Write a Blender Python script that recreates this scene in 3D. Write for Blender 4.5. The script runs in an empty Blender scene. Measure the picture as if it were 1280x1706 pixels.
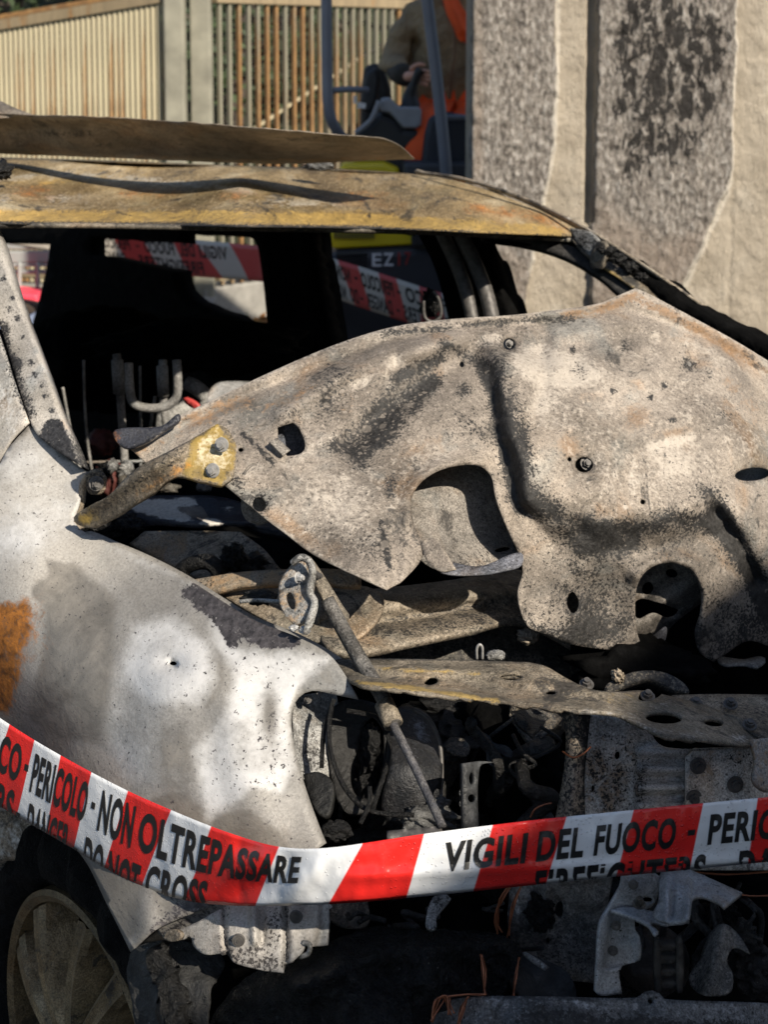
import bpy, bmesh, math, random
import numpy as np
from mathutils import Vector, Matrix
from mathutils.geometry import delaunay_2d_cdt

random.seed(7); rng = np.random.default_rng(7)
scene = bpy.context.scene
COL = scene.collection
R = math.radians

# ---------------------------------------------------------------- camera, sky, sun
F, CX, CY, H0, PITCH = 2300.0, 640.0, 372.0, 1.72, R(6.0)   # focal length in photo pixels, principal point, eye height, pitch
cam = bpy.data.cameras.new('camera'); camo = bpy.data.objects.new('camera', cam); COL.objects.link(camo)
camo.location = (0, 0, H0); camo.rotation_euler = (R(90) - PITCH, 0, 0)
cam.sensor_fit = 'VERTICAL'; cam.sensor_height = 36.0; cam.lens = 36.0 * F / 1706.0
cam.shift_y = -(853.0 - CY) / 1706.0
cam.clip_start = 0.05; cam.clip_end = 500
cam.dof.use_dof = True; cam.dof.focus_distance = 1.74; cam.dof.aperture_fstop = 8.0
scene.camera = camo

SUN = Vector((0.50, -0.62, 0.60)).normalized()        # towards the sun
world = bpy.data.worlds.new("World"); scene.world = world; world.use_nodes = True
nt = world.node_tree; bg = nt.nodes['Background']
sky = nt.nodes.new('ShaderNodeTexSky'); sky.sky_type = 'NISHITA'; sky.sun_disc = False
sky.sun_elevation = math.asin(SUN.z); sky.sun_rotation = math.atan2(SUN.x, SUN.y)
nt.links.new(sky.outputs[0], bg.inputs[0]); bg.inputs[1].default_value = 0.072
sl = bpy.data.lights.new('sun', 'SUN'); sl.energy = 4.2; sl.angle = R(0.55); sl.color = (1.0, 0.90, 0.76)
so = bpy.data.objects.new('sun', sl); COL.objects.link(so); so.location = (6, -4, 6)
so.rotation_euler = SUN.to_track_quat('Z', 'Y').to_euler()
vs = scene.view_settings; vs.view_transform = 'Standard'; vs.look = 'None'; vs.exposure = 0.86; vs.gamma = 1
scene.cycles.max_bounces = 6; scene.cycles.diffuse_bounces = 3; scene.cycles.glossy_bounces = 3
scene.cycles.use_denoising = True; scene.cycles.denoising_prefilter = 'ACCURATE'

# ---------------------------------------------------------------- helpers
CP, SP = math.cos(PITCH), math.sin(PITCH)
def Pn(px, py, Y):
    """photo pixel + world distance Y -> world point (arrays)"""
    a = (np.asarray(px, float) - CX) / F; b = -(np.asarray(py, float) - CY) / F
    dy = CP + b * SP; dz = -SP + b * CP
    t = np.asarray(Y, float) / dy
    return np.stack([a * t, np.broadcast_to(np.asarray(Y, float), t.shape), H0 + dz * t], -1)
def P(px, py, Y): return Vector(Pn(px, py, Y))

def empty(name, loc, label=None, cat=None, group=None):
    o = bpy.data.objects.new(name, None); COL.objects.link(o); o.location = loc; o.empty_display_size = .1
    tag(o, label, cat, group); return o
def tag(o, label=None, cat=None, group=None, kind=None):
    if label: o['label'] = label
    if cat: o['category'] = cat
    if group: o['group'] = group
    if kind: o['kind'] = kind
    return o
def setparent(o, parent):
    if parent is not None:
        o.parent = parent
        if parent.parent is None: o.matrix_parent_inverse = Matrix.Translation(-Vector(parent.location))
def mk(name, verts, faces, mat, parent=None, smooth=True, attrs=None, edges=()):
    me = bpy.data.meshes.new(name)
    me.from_pydata([tuple(v) for v in verts], list(edges), [tuple(f) for f in faces]); me.update()
    if smooth: me.polygons.foreach_set('use_smooth', [True] * len(me.polygons))
    for k, a in (attrs or {}).items():
        at = me.attributes.new(k, 'FLOAT', 'POINT'); at.data.foreach_set('value', np.asarray(a, np.float32))
    if mat: me.materials.append(mat)
    o = bpy.data.objects.new(name, me); COL.objects.link(o); setparent(o, parent); return o
def bmobj(name, bm, mat, parent=None, smooth=False, autosmooth=None):
    bmesh.ops.recalc_face_normals(bm, faces=bm.faces)
    me = bpy.data.meshes.new(name); bm.to_mesh(me); bm.free()
    if smooth: me.polygons.foreach_set('use_smooth', [True] * len(me.polygons))
    if mat: me.materials.append(mat)
    o = bpy.data.objects.new(name, me); COL.objects.link(o); setparent(o, parent)
    if autosmooth is not None: me.set_sharp_from_angle(angle=R(autosmooth))
    return o
def bevel(o, w, seg=2):
    m = o.modifiers.new('bevel', 'BEVEL'); m.width = w; m.segments = seg; m.limit_method = 'ANGLE'; return o

# --- pixel plane masks (numpy)
def segdist(x, y, pl):
    d = np.full(np.shape(x), 1e9)
    for (ax, ay), (bx, by) in zip(pl[:-1], pl[1:]):
        vx, vy = bx - ax, by - ay; L = vx * vx + vy * vy + 1e-9
        t = np.clip(((x - ax) * vx + (y - ay) * vy) / L, 0, 1)
        d = np.minimum(d, np.hypot(x - ax - t * vx, y - ay - t * vy))
    return d
def inpoly(x, y, poly):
    c = np.zeros(np.shape(x), bool); n = len(poly)
    for i in range(n):
        ax, ay = poly[i][0], poly[i][1]; bx, by = poly[i - 1][0], poly[i - 1][1]
        c ^= ((ay > y) != (by > y)) & (x < (bx - ax) * (y - ay) / (by - ay + 1e-12) + ax)
    return c
def sstep(t): t = np.clip(t, 0, 1); return t * t * (3 - 2 * t)
def pmask(x, y, poly, soft):
    d = segdist(x, y, list(poly) + [poly[0]]); s = np.where(inpoly(x, y, poly), d, -d)
    return sstep(s / (2 * soft) + .5)
def lmask(x, y, pl, w): return np.exp(-(segdist(x, y, pl) / w) ** 2)
def emask(x, y, cx, cy, rx, ry=None, ang=0):
    ry = ry or rx; a = R(ang); u = (x - cx) * math.cos(a) + (y - cy) * math.sin(a); v = -(x - cx) * math.sin(a) + (y - cy) * math.cos(a)
    return np.exp(-((u / rx) ** 2 + (v / ry) ** 2))
def vnoise(x, y, s, seed=0, octv=3):
    """value noise on arrays"""
    out = np.zeros(np.shape(x)); amp = 1; tot = 0
    for o in range(octv):
        g = np.random.default_rng(seed * 17 + o).random((64, 64))
        u = np.asarray(x) / s; v = np.asarray(y) / s; i = np.floor(u).astype(int); j = np.floor(v).astype(int)
        fu = sstep(u - i); fv = sstep(v - j); i %= 64; j %= 64; i1 = (i + 1) % 64; j1 = (j + 1) % 64
        out += amp * ((g[i, j] * (1 - fu) + g[i1, j] * fu) * (1 - fv) + (g[i, j1] * (1 - fu) + g[i1, j1] * fu) * fv - .5)
        tot += amp; amp *= .5; s *= .5
    return out / tot * 2
def tps(ctrl):
    c = np.array([(a, b) for a, b, _ in ctrl], float) / 500; z = np.array([k[2] for k in ctrl], float); n = len(c)
    if n < 3: return lambda x, y: np.full(np.shape(x), z.mean())
    def U(r): return np.where(r > 1e-9, r * r * np.log(np.maximum(r, 1e-9)), 0)
    K = U(np.hypot(*(c[:, None] - c[None]).transpose(2, 0, 1))) + 1e-4 * np.eye(n)
    Q = np.hstack([np.ones((n, 1)), c]); A = np.block([[K, Q], [Q.T, np.zeros((3, 3))]])
    w = np.linalg.lstsq(A, np.r_[z, 0, 0, 0], rcond=None)[0]
    def f(x, y):
        x = np.asarray(x, float) / 500; y = np.asarray(y, float) / 500
        o = w[n] + w[n + 1] * x + w[n + 2] * y
        for (a, b), k in zip(c, w[:n]): o = o + k * U(np.hypot(x - a, y - b))
        return o
    return f
def spline(pts, step, closed=True):
    """Catmull-Rom through pts; a third item 'c' marks a sharp corner"""
    n = len(pts); out = []
    rngi = range(n if closed else n - 1)
    for i in rngi:
        p1, p2 = pts[i], pts[(i + 1) % n]
        p0 = pts[(i - 1) % n] if (closed or i > 0) else p1
        p3 = pts[(i + 2) % n] if (closed or i + 2 < n) else p2
        a, b = np.array(p1[:2], float), np.array(p2[:2], float)
        L = np.hypot(*(b - a)); m = max(1, int(L / step))
        t1 = (b - np.array(p0[:2], float)); t2 = (np.array(p3[:2], float) - a)
        t1 = t1 / (np.hypot(*t1) + 1e-9) * L; t2 = t2 / (np.hypot(*t2) + 1e-9) * L
        if len(p1) > 2: t1 = b - a
        if len(p2) > 2: t2 = b - a
        for k in range(m):
            t = k / m; h = (2*t**3-3*t*t+1, t**3-2*t*t+t, -2*t**3+3*t*t, t**3-t*t)
            out.append(tuple(h[0]*a + h[1]*t1 + h[2]*b + h[3]*t2))
    if not closed: out.append(tuple(pts[-1][:2]))
    return out
def ell(cx, cy, rx, ry=None, ang=0, n=16):
    ry = ry or rx; a = R(ang)
    return [(cx + rx*math.cos(t)*math.cos(a) - ry*math.sin(t)*math.sin(a), cy + rx*math.cos(t)*math.sin(a) + ry*math.sin(t)*math.cos(a))
            for t in (2*math.pi*k/n for k in range(n))]
def panel(name, outline, ctrl, mat, parent=None, holes=(), feats=(), step=10, th=.003, attrs=None, rag=0, smooth_outline=True, ragseed=1):
    """sheet metal: an outline drawn over the photo, given its own distance (thin-plate through ctrl), relief and thickness"""
    ol = spline(outline, step) if smooth_outline else spline([(p[0], p[1], 'c') for p in outline], step)
    if rag:
        a = np.array(ol); k = np.arange(len(a)) * step
        a[:, 0] += rag * vnoise(k, k*0, 22, ragseed); a[:, 1] += rag * vnoise(k, k*0+99, 22, ragseed + 5); ol = [tuple(q) for q in a]
    loops = [ol] + [list(h) for h in holes]
    pts, edges = [], []
    for lp in loops:
        s = len(pts); pts += lp; edges += [(s + i, s + (i + 1) % len(lp)) for i in range(len(lp))]
    xs = [p[0] for p in ol]; ys = [p[1] for p in ol]
    gx, gy = np.meshgrid(np.arange(min(xs), max(xs), step), np.arange(min(ys), max(ys), step * .87))
    gx = gx + (np.arange(gx.shape[0]) % 2)[:, None] * step * .5
    gx = gx.ravel(); gy = gy.ravel(); ok = inpoly(gx, gy, ol)
    gx, gy = gx[ok], gy[ok]
    dmin = np.full(gx.shape, 1e9); bp = np.array(pts)
    for i in range(0, len(bp)): dmin = np.minimum(dmin, (gx - bp[i, 0])**2 + (gy - bp[i, 1])**2)
    ok = dmin > (step * .55)**2
    for h in holes: ok &= ~inpoly(gx, gy, h)
    gx, gy = gx[ok], gy[ok]
    allp = [Vector(p) for p in pts] + [Vector((a, b)) for a, b in zip(gx, gy)]
    V, _, Fc, _, _, _ = delaunay_2d_cdt(allp, edges, [], 0, 1e-4)
    v = np.array([(p.x, p.y) for p in V]); f = np.array([t for t in Fc if len(t) == 3])
    cen = v[f].mean(1); keep = inpoly(cen[:, 0], cen[:, 1], ol)
    for h in holes: keep &= ~inpoly(cen[:, 0], cen[:, 1], h)
    f = f[keep]
    area = (v[f[:,1],0]-v[f[:,0],0])*(v[f[:,2],1]-v[f[:,0],1]) - (v[f[:,1],1]-v[f[:,0],1])*(v[f[:,2],0]-v[f[:,0],0])
    f[area > 0] = f[area > 0][:, ::-1]
    x, y = v[:, 0], v[:, 1]
    Y = (ctrl(x, y) if callable(ctrl) else tps(ctrl)(x, y))
    for ft in feats: Y = Y + ft(x, y)
    at = {k: fn(x, y) for k, fn in (attrs or {}).items()}
    o = mk(name, Pn(x, y, Y), f, mat, parent, True, at)
    if th:
        m = o.modifiers.new('thickness', 'SOLIDIFY'); m.thickness = th; m.offset = -1
    return o
def tubeobj(name, pts, rad, mat, parent=None, n=10, px=True, res=6, flat=1.0, caps=True):
    """round bar along pts = [(px,py,Y)] or world points; rad in metres (number or list)"""
    W = [P(*p) for p in pts] if px else [Vector(p) for p in pts]
    rads = rad if isinstance(rad, (list, tuple)) else [rad] * len(W)
    C, RR = [], []
    for i in range(len(W) - 1):
        p0 = W[max(0, i-1)]; p1 = W[i]; p2 = W[i+1]; p3 = W[min(len(W)-1, i+2)]
        m = res if len(W) > 2 else 1
        for k in range(m):
            t = k / m; C.append(.5*((2*p1)+(p2-p0)*t+(2*p0-5*p1+4*p2-p3)*t*t+(3*p1-p0-3*p2+p3)*t**3)); RR.append(rads[i]*(1-t)+rads[i+1]*t)
    C.append(W[-1]); RR.append(rads[-1])
    vs_, fs = [], []
    up = Vector((.13, .2, .97)); 
    for i, c in enumerate(C):
        d = (C[min(i+1, len(C)-1)] - C[max(i-1, 0)]).normalized()
        a = d.cross(up)
        if a.length < .15: a = d.cross(Vector((1, 0, 0)))
        a.normalize(); b = a.cross(d).normalized(); 
        for k in range(n):
            t = 2*math.pi*k/n; vs_.append(c + (a*math.cos(t) + b*math.sin(t)*flat)*RR[i])
    for i in range(len(C)-1):
        for k in range(n): fs.append((i*n+k, i*n+(k+1) % n, (i+1)*n+(k+1) % n, (i+1)*n+k))
    if caps: fs.append(tuple(range(n))[::-1]); fs.append(tuple((len(C)-1)*n+k for k in range(n)))
    return mk(name, vs_, fs, mat, parent, True)
def lump(name, cx, cy, Y, rx, ry, mat, parent=None, seed=0, rough=.35, dz=None, sub=4):
    """charred clump; rx, ry in photo pixels"""
    bm = bmesh.new(); bmesh.ops.create_icosphere(bm, subdivisions=sub, radius=1); s = Y / F; c = P(cx, cy, Y)
    co = np.array([v.co[:] for v in bm.verts])
    k = 1 + rough*vnoise(co[:,0]*3+co[:,2]*2+9, co[:,1]*3+co[:,2]*1.3+9, 1.0, seed, 4) + rough*.6*vnoise(co[:,2]*5+20, co[:,0]*4+co[:,1]*3+20, 1.0, seed+3, 3)
    for v, q, m in zip(bm.verts, co, k): v.co = c + Vector((q[0]*rx*s*m, q[1]*(dz or (rx+ry)*.5*s)*m, q[2]*ry*s*m))
    return bmobj(name, bm, mat, parent, True)
def bolt(name, cx, cy, Y, r, mat, parent, nrm=(0.1, -1, .25), hexh=1.0):
    """washer, hexagon head and stud; r in pixels"""
    s = Y/F; n = Vector(nrm).normalized(); q = n.to_track_quat('Z', 'Y').to_matrix().to_4x4(); bm = bmesh.new()
    for rr, h, z, seg in ((1.0, .12, .06, 20), (.68, .5*hexh, .12+.25*hexh, 6), (.42, .35, .12+.5*hexh+.15, 12)):
        g = bmesh.ops.create_cone(bm, cap_ends=True, segments=seg, radius1=r*s*rr, radius2=r*s*rr*.93, depth=r*s*h)
        for v in g['verts']: v.co.z += r*s*z
    bmesh.ops.transform(bm, matrix=Matrix.Translation(P(cx, cy, Y)) @ q, verts=bm.verts)
    return bmobj(name, bm, mat, parent, False)
def boxbm(bm, c, s, rot=None):
    g = bmesh.ops.create_cube(bm, size=1); M = Matrix.Translation(Vector(c)) @ (rot.to_4x4() if rot else Matrix()) @ Matrix.Diagonal((s[0], s[1], s[2], 1))
    bmesh.ops.transform(bm, matrix=M, verts=g['verts']); return g['verts']
# ---------------------------------------------------------------- materials
class NB:
    def __init__(s, name):
        s.m = bpy.data.materials.new(name); s.m.use_nodes = True; s.t = s.m.node_tree; s.n = s.t.nodes; s.l = s.t.links
        s.bs = s.n['Principled BSDF']; s.tc = s.n.new('ShaderNodeTexCoord'); s.co = s.tc.outputs['Object']
    def set(s, inp, v):
        if hasattr(v, 'is_output') or isinstance(v, bpy.types.NodeSocket): s.l.new(v, inp)
        elif isinstance(v, (tuple, list)) and len(v) == 3 and inp.type == 'RGBA': inp.default_value = (*v, 1)
        else: inp.default_value = v
    def noise(s, sc, det=4, rough=.55, dist=0, co=None, col=False):
        n = s.n.new('ShaderNodeTexNoise'); s.l.new(co or s.co, n.inputs['Vector'])
        n.inputs['Scale'].default_value = sc; n.inputs['Detail'].default_value = det; n.inputs['Roughness'].default_value = rough; n.inputs['Distortion'].default_value = dist
        return n.outputs['Color' if col else 'Fac']
    def vor(s, sc, feat='F1', out='Distance', co=None, rnd=1):
        n = s.n.new('ShaderNodeTexVoronoi'); n.feature = feat; s.l.new(co or s.co, n.inputs['Vector']); n.inputs['Scale'].default_value = sc
        n.inputs['Randomness'].default_value = rnd; return n.outputs[out]
    def mapv(s, scale=(1, 1, 1), rot=(0, 0, 0), co=None):
        n = s.n.new('ShaderNodeMapping'); s.l.new(co or s.co, n.inputs['Vector']); n.inputs['Scale'].default_value = scale; n.inputs['Rotation'].default_value = rot; return n.outputs[0]
    def math(s, op, a, b=0.0, c=0.0, clamp=False):
        n = s.n.new('ShaderNodeMath'); n.operation = op; n.use_clamp = clamp
        for i, v in enumerate((a, b, c)): s.set(n.inputs[i], v)
        return n.outputs[0]
    def step(s, v, lo, hi):
        n = s.n.new('ShaderNodeMapRange'); n.interpolation_type = 'SMOOTHSTEP'; s.set(n.inputs[0], v); n.inputs[1].default_value = lo; n.inputs[2].default_value = hi; return n.outputs[0]
    def ramp(s, v, stops):
        n = s.n.new('ShaderNodeValToRGB'); s.set(n.inputs[0], v); e = n.color_ramp.elements
        while len(e) < len(stops): e.new(.5)
        for k, (p, c) in zip(e, stops): k.position = p; k.color = (*c, 1)
        return n.outputs[0]
    def mix(s, f, a, b, mode='MIX'):
        n = s.n.new('ShaderNodeMix'); n.data_type = 'RGBA'; n.blend_type = mode
        s.set(n.inputs[0], f); s.set(n.inputs[6], a); s.set(n.inputs[7], b); return n.outputs[2]
    def attr(s, nm):
        n = s.n.new('ShaderNodeAttribute'); n.attribute_name = nm; return n.outputs['Fac']
    def bump(s, h, st=.3, d=.01, prev=None):
        n = s.n.new('ShaderNodeBump'); n.inputs['Strength'].default_value = st; n.inputs['Distance'].default_value = d; s.set(n.inputs['Height'], h)
        if prev is not None: s.l.new(prev, n.inputs['Normal'])
        return n.outputs[0]
    def fin(s, col=None, rough=.6, metal=0, nrm=None, spec=None):
        if col is not None: s.set(s.bs.inputs['Base Color'], col)
        s.set(s.bs.inputs['Roughness'], rough); s.set(s.bs.inputs['Metallic'], metal)
        if nrm is not None: s.l.new(nrm, s.bs.inputs['Normal'])
        if spec is not None: s.set(s.bs.inputs['Specular IOR Level'], spec)
        return s.m

def m_plain(name, col, rough=.6, metal=0, var=.25, sc=12, bump=.15, spec=None, bs=80):
    b = NB(name); n = b.noise(sc, 5); d = tuple(c*(1-var) for c in col); l = tuple(min(1, c*(1+var)) for c in col)
    c = b.ramp(n, [(.3, d), (.7, l)])
    return b.fin(c, rough, metal, b.bump(b.noise(bs, 4), bump, .004) if bump else None, spec)

def m_burnt(name, base, speck=.5, soot_shade=(.012, .0115, .011), rust=(.30, .12, .035), white=(.62, .60, .56), tan=(.30, .20, .11), blister=.0, bump=.35, rough=.62, metal=.12, sootgen=.0, big=7, wlo=.3, whi=.75, grain=1.0, mott=.55, jw=1.0, stretch=None, hue=.6):
    """heat-scaled sheet steel: base = three tones; soot / rust / white / tan / blis are per-vertex stains whose edges are broken up by noise"""
    b = NB(name)
    if stretch: b.co = b.mapv(stretch)
    nb = b.noise(big, 6, .6, .6); nm = b.noise(34, 6, .66, .5); nf = b.noise(150, 5, .7); nx = b.noise(420, 3, .65)
    c = b.ramp(nb, [(.32, base[0]), (.5, base[1]), (.68, base[2])])
    c = b.mix(1.0, c, b.ramp(b.noise(2.6, 4, .6, .5), [(.34, (.64, .62, .60)), (.5, (1, 1, 1)), (.64, (1.34, 1.31, 1.26))]), 'MULTIPLY')
    c = b.mix(b.math('MULTIPLY', b.step(b.noise(8, 5, .6, .7), .52, .66), hue), c, b.mix(1.0, c, (.80, .90, .98), 'MULTIPLY')); c = b.mix(b.math('MULTIPLY', b.step(b.noise(6.3, 5, .62, .5), .54, .68), hue), c, b.mix(1.0, c, (1.08, .86, .66), 'MULTIPLY'))
    # scale flaking off in crisp edged islands, then pale crust, pits and fine grain
    fl = b.step(b.math('ADD', nm, b.math('MULTIPLY', b.math('SUBTRACT', nf, .5), .35)), .53, .57)
    c = b.mix(b.math('MULTIPLY', fl, mott), c, b.mix(1.0, c, (.50, .49, .48), 'MULTIPLY'))
    c = b.mix(b.math('MULTIPLY', b.step(nf, .565, .60), .55*speck), c, tuple(min(1, x*1.55) for x in base[2]))
    c = b.mix(b.math('MULTIPLY', b.step(nf, .435, .40), .8*speck), c, tuple(x*.30 for x in base[0]))
    v3 = b.vor(95, 'F1', 'Distance'); v3c = b.vor(95, 'F1', 'Color')
    pit = b.math('MULTIPLY', b.step(v3, .15, .11), b.step(v3c, .62, .66)); c = b.mix(b.math('MULTIPLY', pit, .85*min(1, speck*1.6)), c, tuple(x*.22 for x in base[0]))
    c = b.mix(1.0, c, b.ramp(nx, [(.36, (1-.42*grain,)*3), (.5, (1, 1, 1)), (.62, (1+.40*grain,)*3)]), 'MULTIPLY')
    jit = b.math('ADD', b.math('MULTIPLY', b.math('SUBTRACT', nm, .5), 1.6), b.math('MULTIPLY', b.math('SUBTRACT', nf, .5), 1.3))
    def stain(at, lo=.42, hi=.62, k=1.0): return b.step(b.math('ADD', b.attr(at), b.math('MULTIPLY', b.math('MULTIPLY', jit, k), b.math('MULTIPLY', b.step(b.attr(at), 0, .18), b.step(b.attr(at), 1.35, .8)))), lo, hi)
    c = b.mix(b.math('MULTIPLY', stain('tan', .3, .75, jw), .8), c, b.ramp(nm, [(.38, tuple(x*.6 for x in tan)), (.62, tuple(min(1, x*1.25) for x in tan))]))
    c = b.mix(b.math('MULTIPLY', stain('white', wlo, whi, jw), .92), c, b.ramp(nf, [(.36, tuple(x*(1-.3*grain) for x in white)), (.56, white)]))
    c = b.mix(stain('rust', .12, .98), c, b.mix(1.0, b.ramp(b.noise(38, 7, .7, .8), [(.34, tuple(x*.35 for x in rust)), (.5, rust), (.66, tuple(min(1, x*1.5) for x in rust))]), b.ramp(nf, [(.36, (.6, .6, .6)), (.6, (1.2, 1.2, 1.2))]), 'MULTIPLY'))
    h = b.math('ADD', b.math('MULTIPLY', nf, .5), b.math('MULTIPLY', nx, .25))
    # soot and painted shade: a brown-black wash, then specks that crowd together until they close into solid black
    sa = b.math('ADD', b.attr('soot'), b.math('MULTIPLY', b.math('MULTIPLY', b.math('SUBTRACT', nm, .5), 1.1), b.math('MULTIPLY', b.step(b.attr('soot'), .02, .25), b.step(b.attr('soot'), 1.3, .8))))
    c = b.mix(b.math('MULTIPLY', b.step(sa, .10, .95), .62), c, tuple(x*4.5 for x in soot_shade))
    npp = b.noise(250, 4, .7, .3); sfac = b.step(b.math('ADD', npp, b.math('MULTIPLY', sa, .30)), .628, .658)
    if sootgen: sfac = b.math('MAXIMUM', sfac, b.math('MULTIPLY', b.step(b.math('ADD', b.noise(11, 8, .74, .8), b.math('MULTIPLY', jit, .14)), .62 - sootgen*.13, .655 - sootgen*.1), .8))
    c = b.mix(sfac, c, b.ramp(nf, [(.38, soot_shade), (.66, tuple(x*3.4 for x in soot_shade))]))
    if blister:
        for sc, tot in ((150, .8), (88, 1.0), (52, .6)):
            wob = b.n.new('ShaderNodeVectorMath'); wob.operation = 'ADD'; b.l.new(b.co, wob.inputs[0])
            sc_ = b.n.new('ShaderNodeVectorMath'); sc_.operation = 'SCALE'; b.l.new(b.noise(90, 4, .6, 0, None, True), sc_.inputs[0]); sc_.inputs[3].default_value = .010; b.l.new(sc_.outputs[0], wob.inputs[1])
            vc = b.vor(sc, 'F1', 'Color', wob.outputs[0]); v = b.math('DIVIDE', b.vor(sc, 'F1', 'Distance', wob.outputs[0]), b.math('ADD', .35, vc))
            sel = b.math('MULTIPLY', b.step(b.math('ADD', vc, b.math('MULTIPLY', b.attr('blis'), .55)), .82, .90), b.step(b.math('ADD', nm, b.math('MULTIPLY', b.attr('blis'), .3)), .5, .6))
            ring = b.math('MULTIPLY', b.math('MULTIPLY', b.step(v, .27, .31), b.step(v, .40, .36)), sel); core = b.math('MULTIPLY', b.step(v, .33, .28), sel)
            c = b.mix(b.math('MULTIPLY', core, .62*blister*tot), c, b.mix(.5, base[2], base[1])); c = b.mix(b.math('MULTIPLY', ring, .55*blister*tot), c, tuple(x*.45 for x in base[0]))
            h = b.math('ADD', h, b.math('MULTIPLY', core, .3))
    rg = b.math('ADD', rough, b.math('MULTIPLY', b.math('SUBTRACT', nm, .5), .35))
    n1 = b.bump(b.math('ADD', nm, b.math('MULTIPLY', fl, .25)), bump*.9, .012); n2 = b.bump(h, bump*1.2, .006, n1)
    return b.fin(c, rg, metal, n2, .35)

def m_char(name, col=(.012, .012, .012), rough=.42, sc=60, st=.8, glint=.0, spec=.3):
    b = NB(name); n1 = b.noise(sc, 7, .65, .4); n2 = b.noise(sc*5, 4, .6)
    c = b.ramp(n1, [(.35, tuple(x*.45 for x in col)), (.6, col), (.78, tuple(x*2.6 for x in col))])
    if glint: c = b.mix(b.step(b.vor(sc*2.2), .09, .04), c, (.42*glint, .42*glint, .40*glint))  # wet glints mixed into the colour as pale specks
    return b.fin(c, b.math('ADD', rough, b.math('MULTIPLY', b.math('SUBTRACT', n2, .5), .6)), 0, b.bump(n2, st*.5, .004, b.bump(n1, st, .02)), spec)

HOOD = m_burnt('scaled_steel_taupe', ((.095, .083, .070), (.20, .174, .147), (.34, .298, .252)), speck=.42, mott=.16, hue=.85, blister=.9, sootgen=.12, big=4.5, wlo=.12, whi=.8, grain=.62, tan=(.21, .128, .068), white=(.43, .385, .33), rust=(.22, .11, .045))
SKIN = m_burnt('scaled_steel_inner_skin', ((.09, .08, .07), (.16, .147, .13), (.24, .22, .195)), sootgen=.3)
BLUE = m_burnt('heat_blued_steel', ((.045, .047, .055), (.085, .09, .105), (.16, .165, .19)), sootgen=.4, speck=.7)
FEND = m_burnt('ash_white_steel', ((.20, .193, .178), (.255, .246, .23), (.31, .30, .282)), speck=.10, wlo=.05, whi=1.0, grain=.35, mott=.07, jw=.42, hue=.3, stretch=(.7, .42, 1), white=(.57, .568, .558), rust=(.30, .115, .02), tan=(.145, .134, .117), bump=.13, rough=.55, big=4.5, soot_shade=(.026, .024, .025))
PILL = m_burnt('pale_burnt_pillar', ((.21, .195, .172), (.29, .275, .25), (.37, .35, .325)), speck=.25, mott=.2, grain=.6, bump=.2, soot_shade=(.014, .014, .015), big=9)
ROOF = m_burnt('ochre_burnt_roof', ((.13, .092, .045), (.25, .182, .09), (.38, .31, .20)), speck=.6, mott=.35, grain=.9, stretch=(1, .28, 1), tan=(.38, .25, .07), rust=(.32, .125, .026), white=(.40, .36, .29), sootgen=.3, big=9, bump=.5)
SHEET = m_burnt('brown_burnt_sheet', ((.09, .078, .064), (.16, .138, .112), (.25, .22, .18)), speck=.35, sootgen=.15, big=5, rough=.5)
GOLD = m_burnt('ochre_hinge_steel', ((.085, .07, .05), (.155, .127, .09), (.24, .20, .15)), speck=.9, rust=(.38, .17, .025), tan=(.29, .20, .045), white=(.50, .44, .30), big=14)
BAR = m_burnt('sooty_brown_steel', ((.055, .048, .038), (.105, .092, .072), (.19, .165, .13)), speck=.7, sootgen=.45, tan=(.30, .21, .07), white=(.42, .40, .37), big=12)
BEIGE = m_burnt('beige_burnt_steel', ((.14, .115, .086), (.22, .185, .14), (.29, .25, .20)), speck=.7, sootgen=.5, big=12)
GREYST = m_burnt('grey_burnt_steel', ((.12, .12, .116), (.20, .20, .193), (.32, .32, .31)), speck=.7, sootgen=.2, big=14)
ZINC = m_burnt('pale_zinc_steel', ((.25, .255, .26), (.34, .345, .35), (.46, .46, .46)), speck=.4, mott=.25, grain=.6, big=14, bump=.2, metal=.3, rough=.5)
WORN = m_burnt('painted_cowl_steel', ((.016, .017, .022), (.026, .027, .034), (.04, .042, .05)), speck=.2, white=(.52, .49, .44), tan=(.19, .165, .14), bump=.15, rough=.4, big=10)
CHAR = m_char('charred_black', (.009, .009, .009), glint=.35)
CHARW = m_char('wet_char', (.006, .006, .006), .30, 55, 1.2, .6, .35)
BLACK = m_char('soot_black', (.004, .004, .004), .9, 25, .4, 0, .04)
RUBBER = m_char('burnt_rubber', (.007, .0067, .0064), .75, 60, 1.2, .25, .15)
ASHW = m_char('pale_ash', (.16, .16, .155), .8, 60, 1.0)
COPPER = m_plain('copper_wire', (.27, .10, .05), .4, .5, .3, 60, 0)
STEEL = m_plain('bolt_steel', (.24, .235, .225), .55, .2, .35, 90, .3)
SOOTBOLT = m_plain('sooty_bolt', (.085, .08, .075), .55, .3, .4, 90, .4)
BULK = m_burnt('pitted_bulkhead_steel', ((.22, .215, .20), (.34, .335, .32), (.48, .475, .46)), speck=.6, mott=.3, sootgen=.3, big=14)
TUBEG = m_burnt('scorched_tube', ((.12, .117, .11), (.22, .215, .205), (.33, .325, .31)), speck=.5, big=14)
TUBEG0 = m_plain('galvanised_tube', (.15, .15, .145), .5, .3, .3, 40, .25)
RIM = m_burnt('scorched_alloy', ((.085, .06, .03), (.175, .125, .065), (.28, .21, .12)), speck=.25, mott=.3, rust=(.22, .10, .04), sootgen=.2, big=12, metal=.4, rough=.45)
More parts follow.
